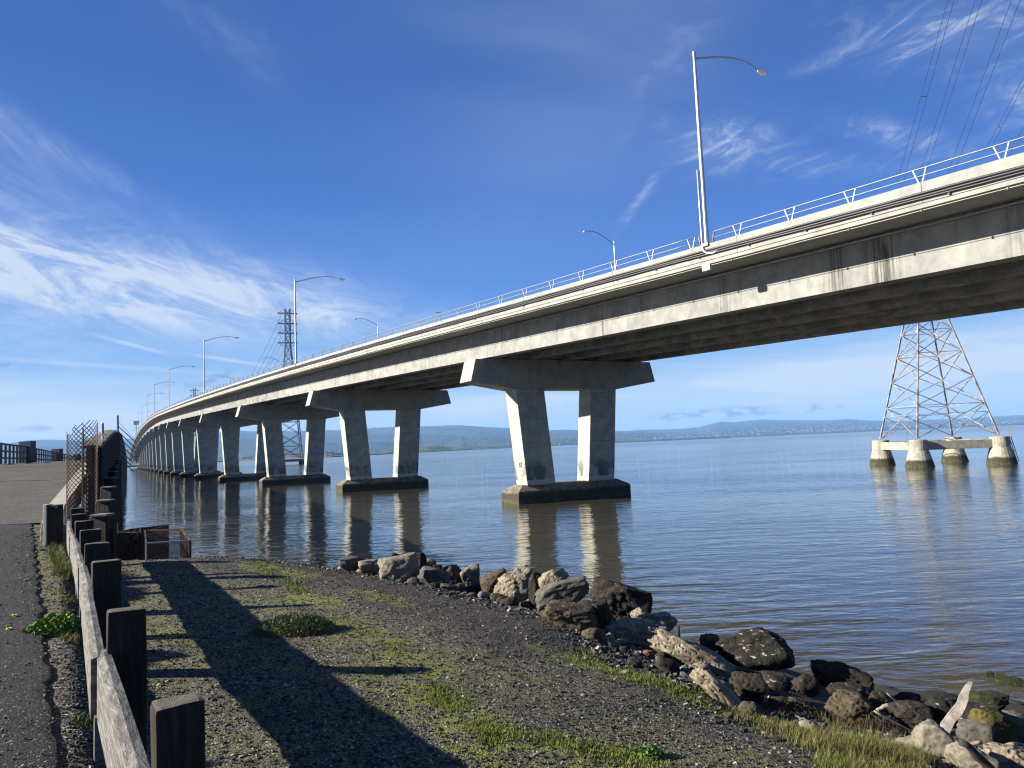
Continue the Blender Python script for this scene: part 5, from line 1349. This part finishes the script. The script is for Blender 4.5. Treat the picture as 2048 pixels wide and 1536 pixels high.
# fan guard of wires
PY_ = 83.0
ft = at_y(235.5, 831, PY_); fb_ = at_y(236.2, 930, PY_); t = thing('wire_outrigger', (ft.x, ft.y, fb_.z), 'dark steel pole with a fan of slanting guard wires beside the timber wall', 'guard pole')
M_DKST = mat('dark steel', (.045, .045, .055), .5, .4)
m = MB(); m.tube([ft, fb_], .11, 8); m.bar(fb_+Vector((0, 0, 1)), fb_+Vector((0, 0, 1))-TN*1.2, .12); m.obj('pole', M_DKST, t)
for i, (y0, x1, y1, r) in enumerate([(843, 272, 882, .015), (852, 272, 885, .045), (862, 271, 897, .045), (873, 269, 905, .045), (884, 267, 915, .045), (896, 265, 925, .045), (907, 263, 931, .045), (918, 268, 943, .035)]):
    m = MB(); m.tube([at_y(236, y0, PY_), at_y(x1, y1, PY_+2)], r, 6); m.obj('guard_wire', M_DKST, t)
# balustrade on the left edge of the old bridge
M_BAL = mat('weathered grey balustrade', (.10, .105, .11), .9, var=.3, scale=2)
KL = 14500
def lxx(Y): return ((253-KL/Y)-1029)/FPX*Y
bl = [(42, 1), (60, 1), (86, 1), (120, 1), (160, 1)]
def rtop(Y): return road_z(0, Y)+1.86-.2*sstep(Y, 73, 150)
t = thing('balustrade', (lxx(73.6), 73.6, 5.5), 'dark concrete balustrade with square openings and solid posts along the old bridge', 'balustrade')
for Y in (73.6, 105.8, 148):
    m = MB(); m.box(Vector((lxx(Y), Y, (rtop(Y)+road_z(0, Y))/2+.15)), (1.25, .8, rtop(Y)-road_z(0, Y)+.5)); m.obj('post', M_BAL, t, bevel=.04)
def bal(Y0, Y1, n):
    m = MB()
    for z in (0.0, .50, 1.0, 1.52):
        m.bar(Vector((lxx(Y0), Y0, road_z(0, Y0)+z*(rtop(Y0)-road_z(0, Y0))/1.68)), Vector((lxx(Y1), Y1, road_z(0, Y1)+z*(rtop(Y1)-road_z(0, Y1))/1.68)), .12, .13)
    for i in range(n+1):
        Y = Y0+(Y1-Y0)*i/n; k_ = (rtop(Y)-road_z(0, Y))/1.68
        hd = Vector((lxx(Y1)-lxx(Y0), Y1-Y0, 0)).normalized(); m.box(Vector((lxx(Y), Y, road_z(0, Y)+.76*k_)), (.10, .62, 1.52*k_), (hd.y, -hd.x, 0), hd)
    m.obj('panel', M_BAL, t)
bal(54, 73.2, 9); bal(74, 105.4, 13); bal(106.2, 147.6, 13); bal(148.4, 190, 12)
# cages on the bank
def cage():
    z1 = 3.36; A = on_z(292, 1086.6, z1); B = on_z(380.7, 1081, z1); Cc = on_z(362, 1059, z1); Dd = on_z(290, 1061, z1); dn = Vector((0, 0, -1.0))
    t = thing('mesh_cage', (A+B)/2+dn, 'open rusty mesh cage hanging at the edge of the gravel beside the water', 'cage')
    for a, b in ((A, B), (B, Cc), (Cc, Dd), (Dd, A)):
        m = MB(); m.bar(a, b, .035); m.bar(a+dn, b+dn, .035); m.bar(a, a+dn, .035); m.obj('frame', M_RUST if a is not A else M_GALV, t)
        m = MB(); L = (b-a).length; u = (b-a).normalized(); c = .052
        N_ = int((L+1.0)/c)+2
        for i in range(-int(1.0/c*1.6)-1, N_+int(1.0/c*1.6)):
            for sg2 in (1, -1):
                # clip the slanted wire to the panel rectangle
                x0, x1 = i*c, i*c+sg2*.6
                pts = [(x0+(x1-x0)*q/20, q/20) for q in range(21)]; pts = [p for p in pts if 0 <= p[0] <= L]
                if len(pts) > 1: m.bar(a+u*pts[0][0]+dn*pts[0][1], a+u*pts[-1][0]+dn*pts[-1][1], .007)
        m.obj('mesh_panel', M_RUST if a is not A else M_RWIRE, t, fix=False)
cage()
z1 = 3.30; A = on_z(200, 1074, z1); B = on_z(287, 1064, z1); fwd = Vector((-.3, 2.2, 0)); dn = Vector((0, 0, -1.1))
t = thing('rusty_bin', (A+B)/2+dn, 'dark rusty sheet steel bin beside the mesh cage, tangled with dry stems', 'steel bin')
m = MB(); w_ = .02
for a, b in ((A, B), (B, B+fwd), (B+fwd, A+fwd), (A+fwd, A)):
    u = (b-a).normalized(); nn_ = Vector((-u.y, u.x, 0))*.02; m.hexa([a+dn, b+dn, b+dn+nn_, a+dn+nn_, a, b, b+nn_, a+nn_])
m.obj('sheet_side', M_RUST, t)
m = MB(); m.bar(A+Vector((0, -.03, .02)), B+Vector((0, -.03, .02)), .05, .07); m.obj('top_angle', M_RUST, t)
ap = on_z(281, 1056, z1+.02); ap = at_y(281, 1055, B.y-.15)
for x in (268, 282, 292):
    m = MB(); q = at_y(x, 1106, B.y-.3); m.bar(ap, q, .045, .03); m.obj('brace', M_RUST, t)
m = MB(); rd = random.Random(2)
for i in range(26):
    a = at_y(rd.uniform(212, 275), rd.uniform(1078, 1103), B.y-.3); b = at_y(rd.uniform(215, 280), rd.uniform(1040, 1090), B.y-.3-rd.random()*.3); c = (a+b)/2+Vector((rd.gauss(0, .1), 0, rd.gauss(.05, .08)))
    m.tube([a, (a+c)/2+Vector((0, 0, .03)), c, (b+c)/2, b], .004, 4, False)
tag(m.obj('dry_stems', M_G2, fix=False), 'tangle of dry bent stems over the rusty bin', 'dry stems', kind='stuff')

# ------------------------------------------------------------------ air: pale haze over the whole bay
def haze_box():
    m = MB(); x0, x1, y0, y1, z0, z1 = -27000, 27000, -2400, 27000, -8.0, 345
    m.hexa([(x0, y0, z0), (x1, y0, z0), (x1, y1, z0), (x0, y1, z0), (x0, y0, z1), (x1, y0, z1), (x1, y1, z1), (x0, y1, z1)])
    hm = bpy.data.materials.new('haze air'); hm.use_nodes = True; nt = hm.node_tree; N = nt.nodes; N.clear()
    out = N.new('ShaderNodeOutputMaterial'); pv = N.new('ShaderNodeVolumePrincipled')
    pv.inputs['Color'].default_value = (.30, .57, 1.0, 1); pv.inputs['Density'].default_value = HAZE; pv.inputs['Anisotropy'].default_value = 0.0
    nt.links.new(pv.outputs[0], out.inputs['Volume']); hm.cycles.homogeneous_volume = True if hasattr(hm.cycles, 'homogeneous_volume') else True
    o = m.obj('haze', hm); tag(o, kind='stuff'); return o
HAZE = 7e-5
haze_box()
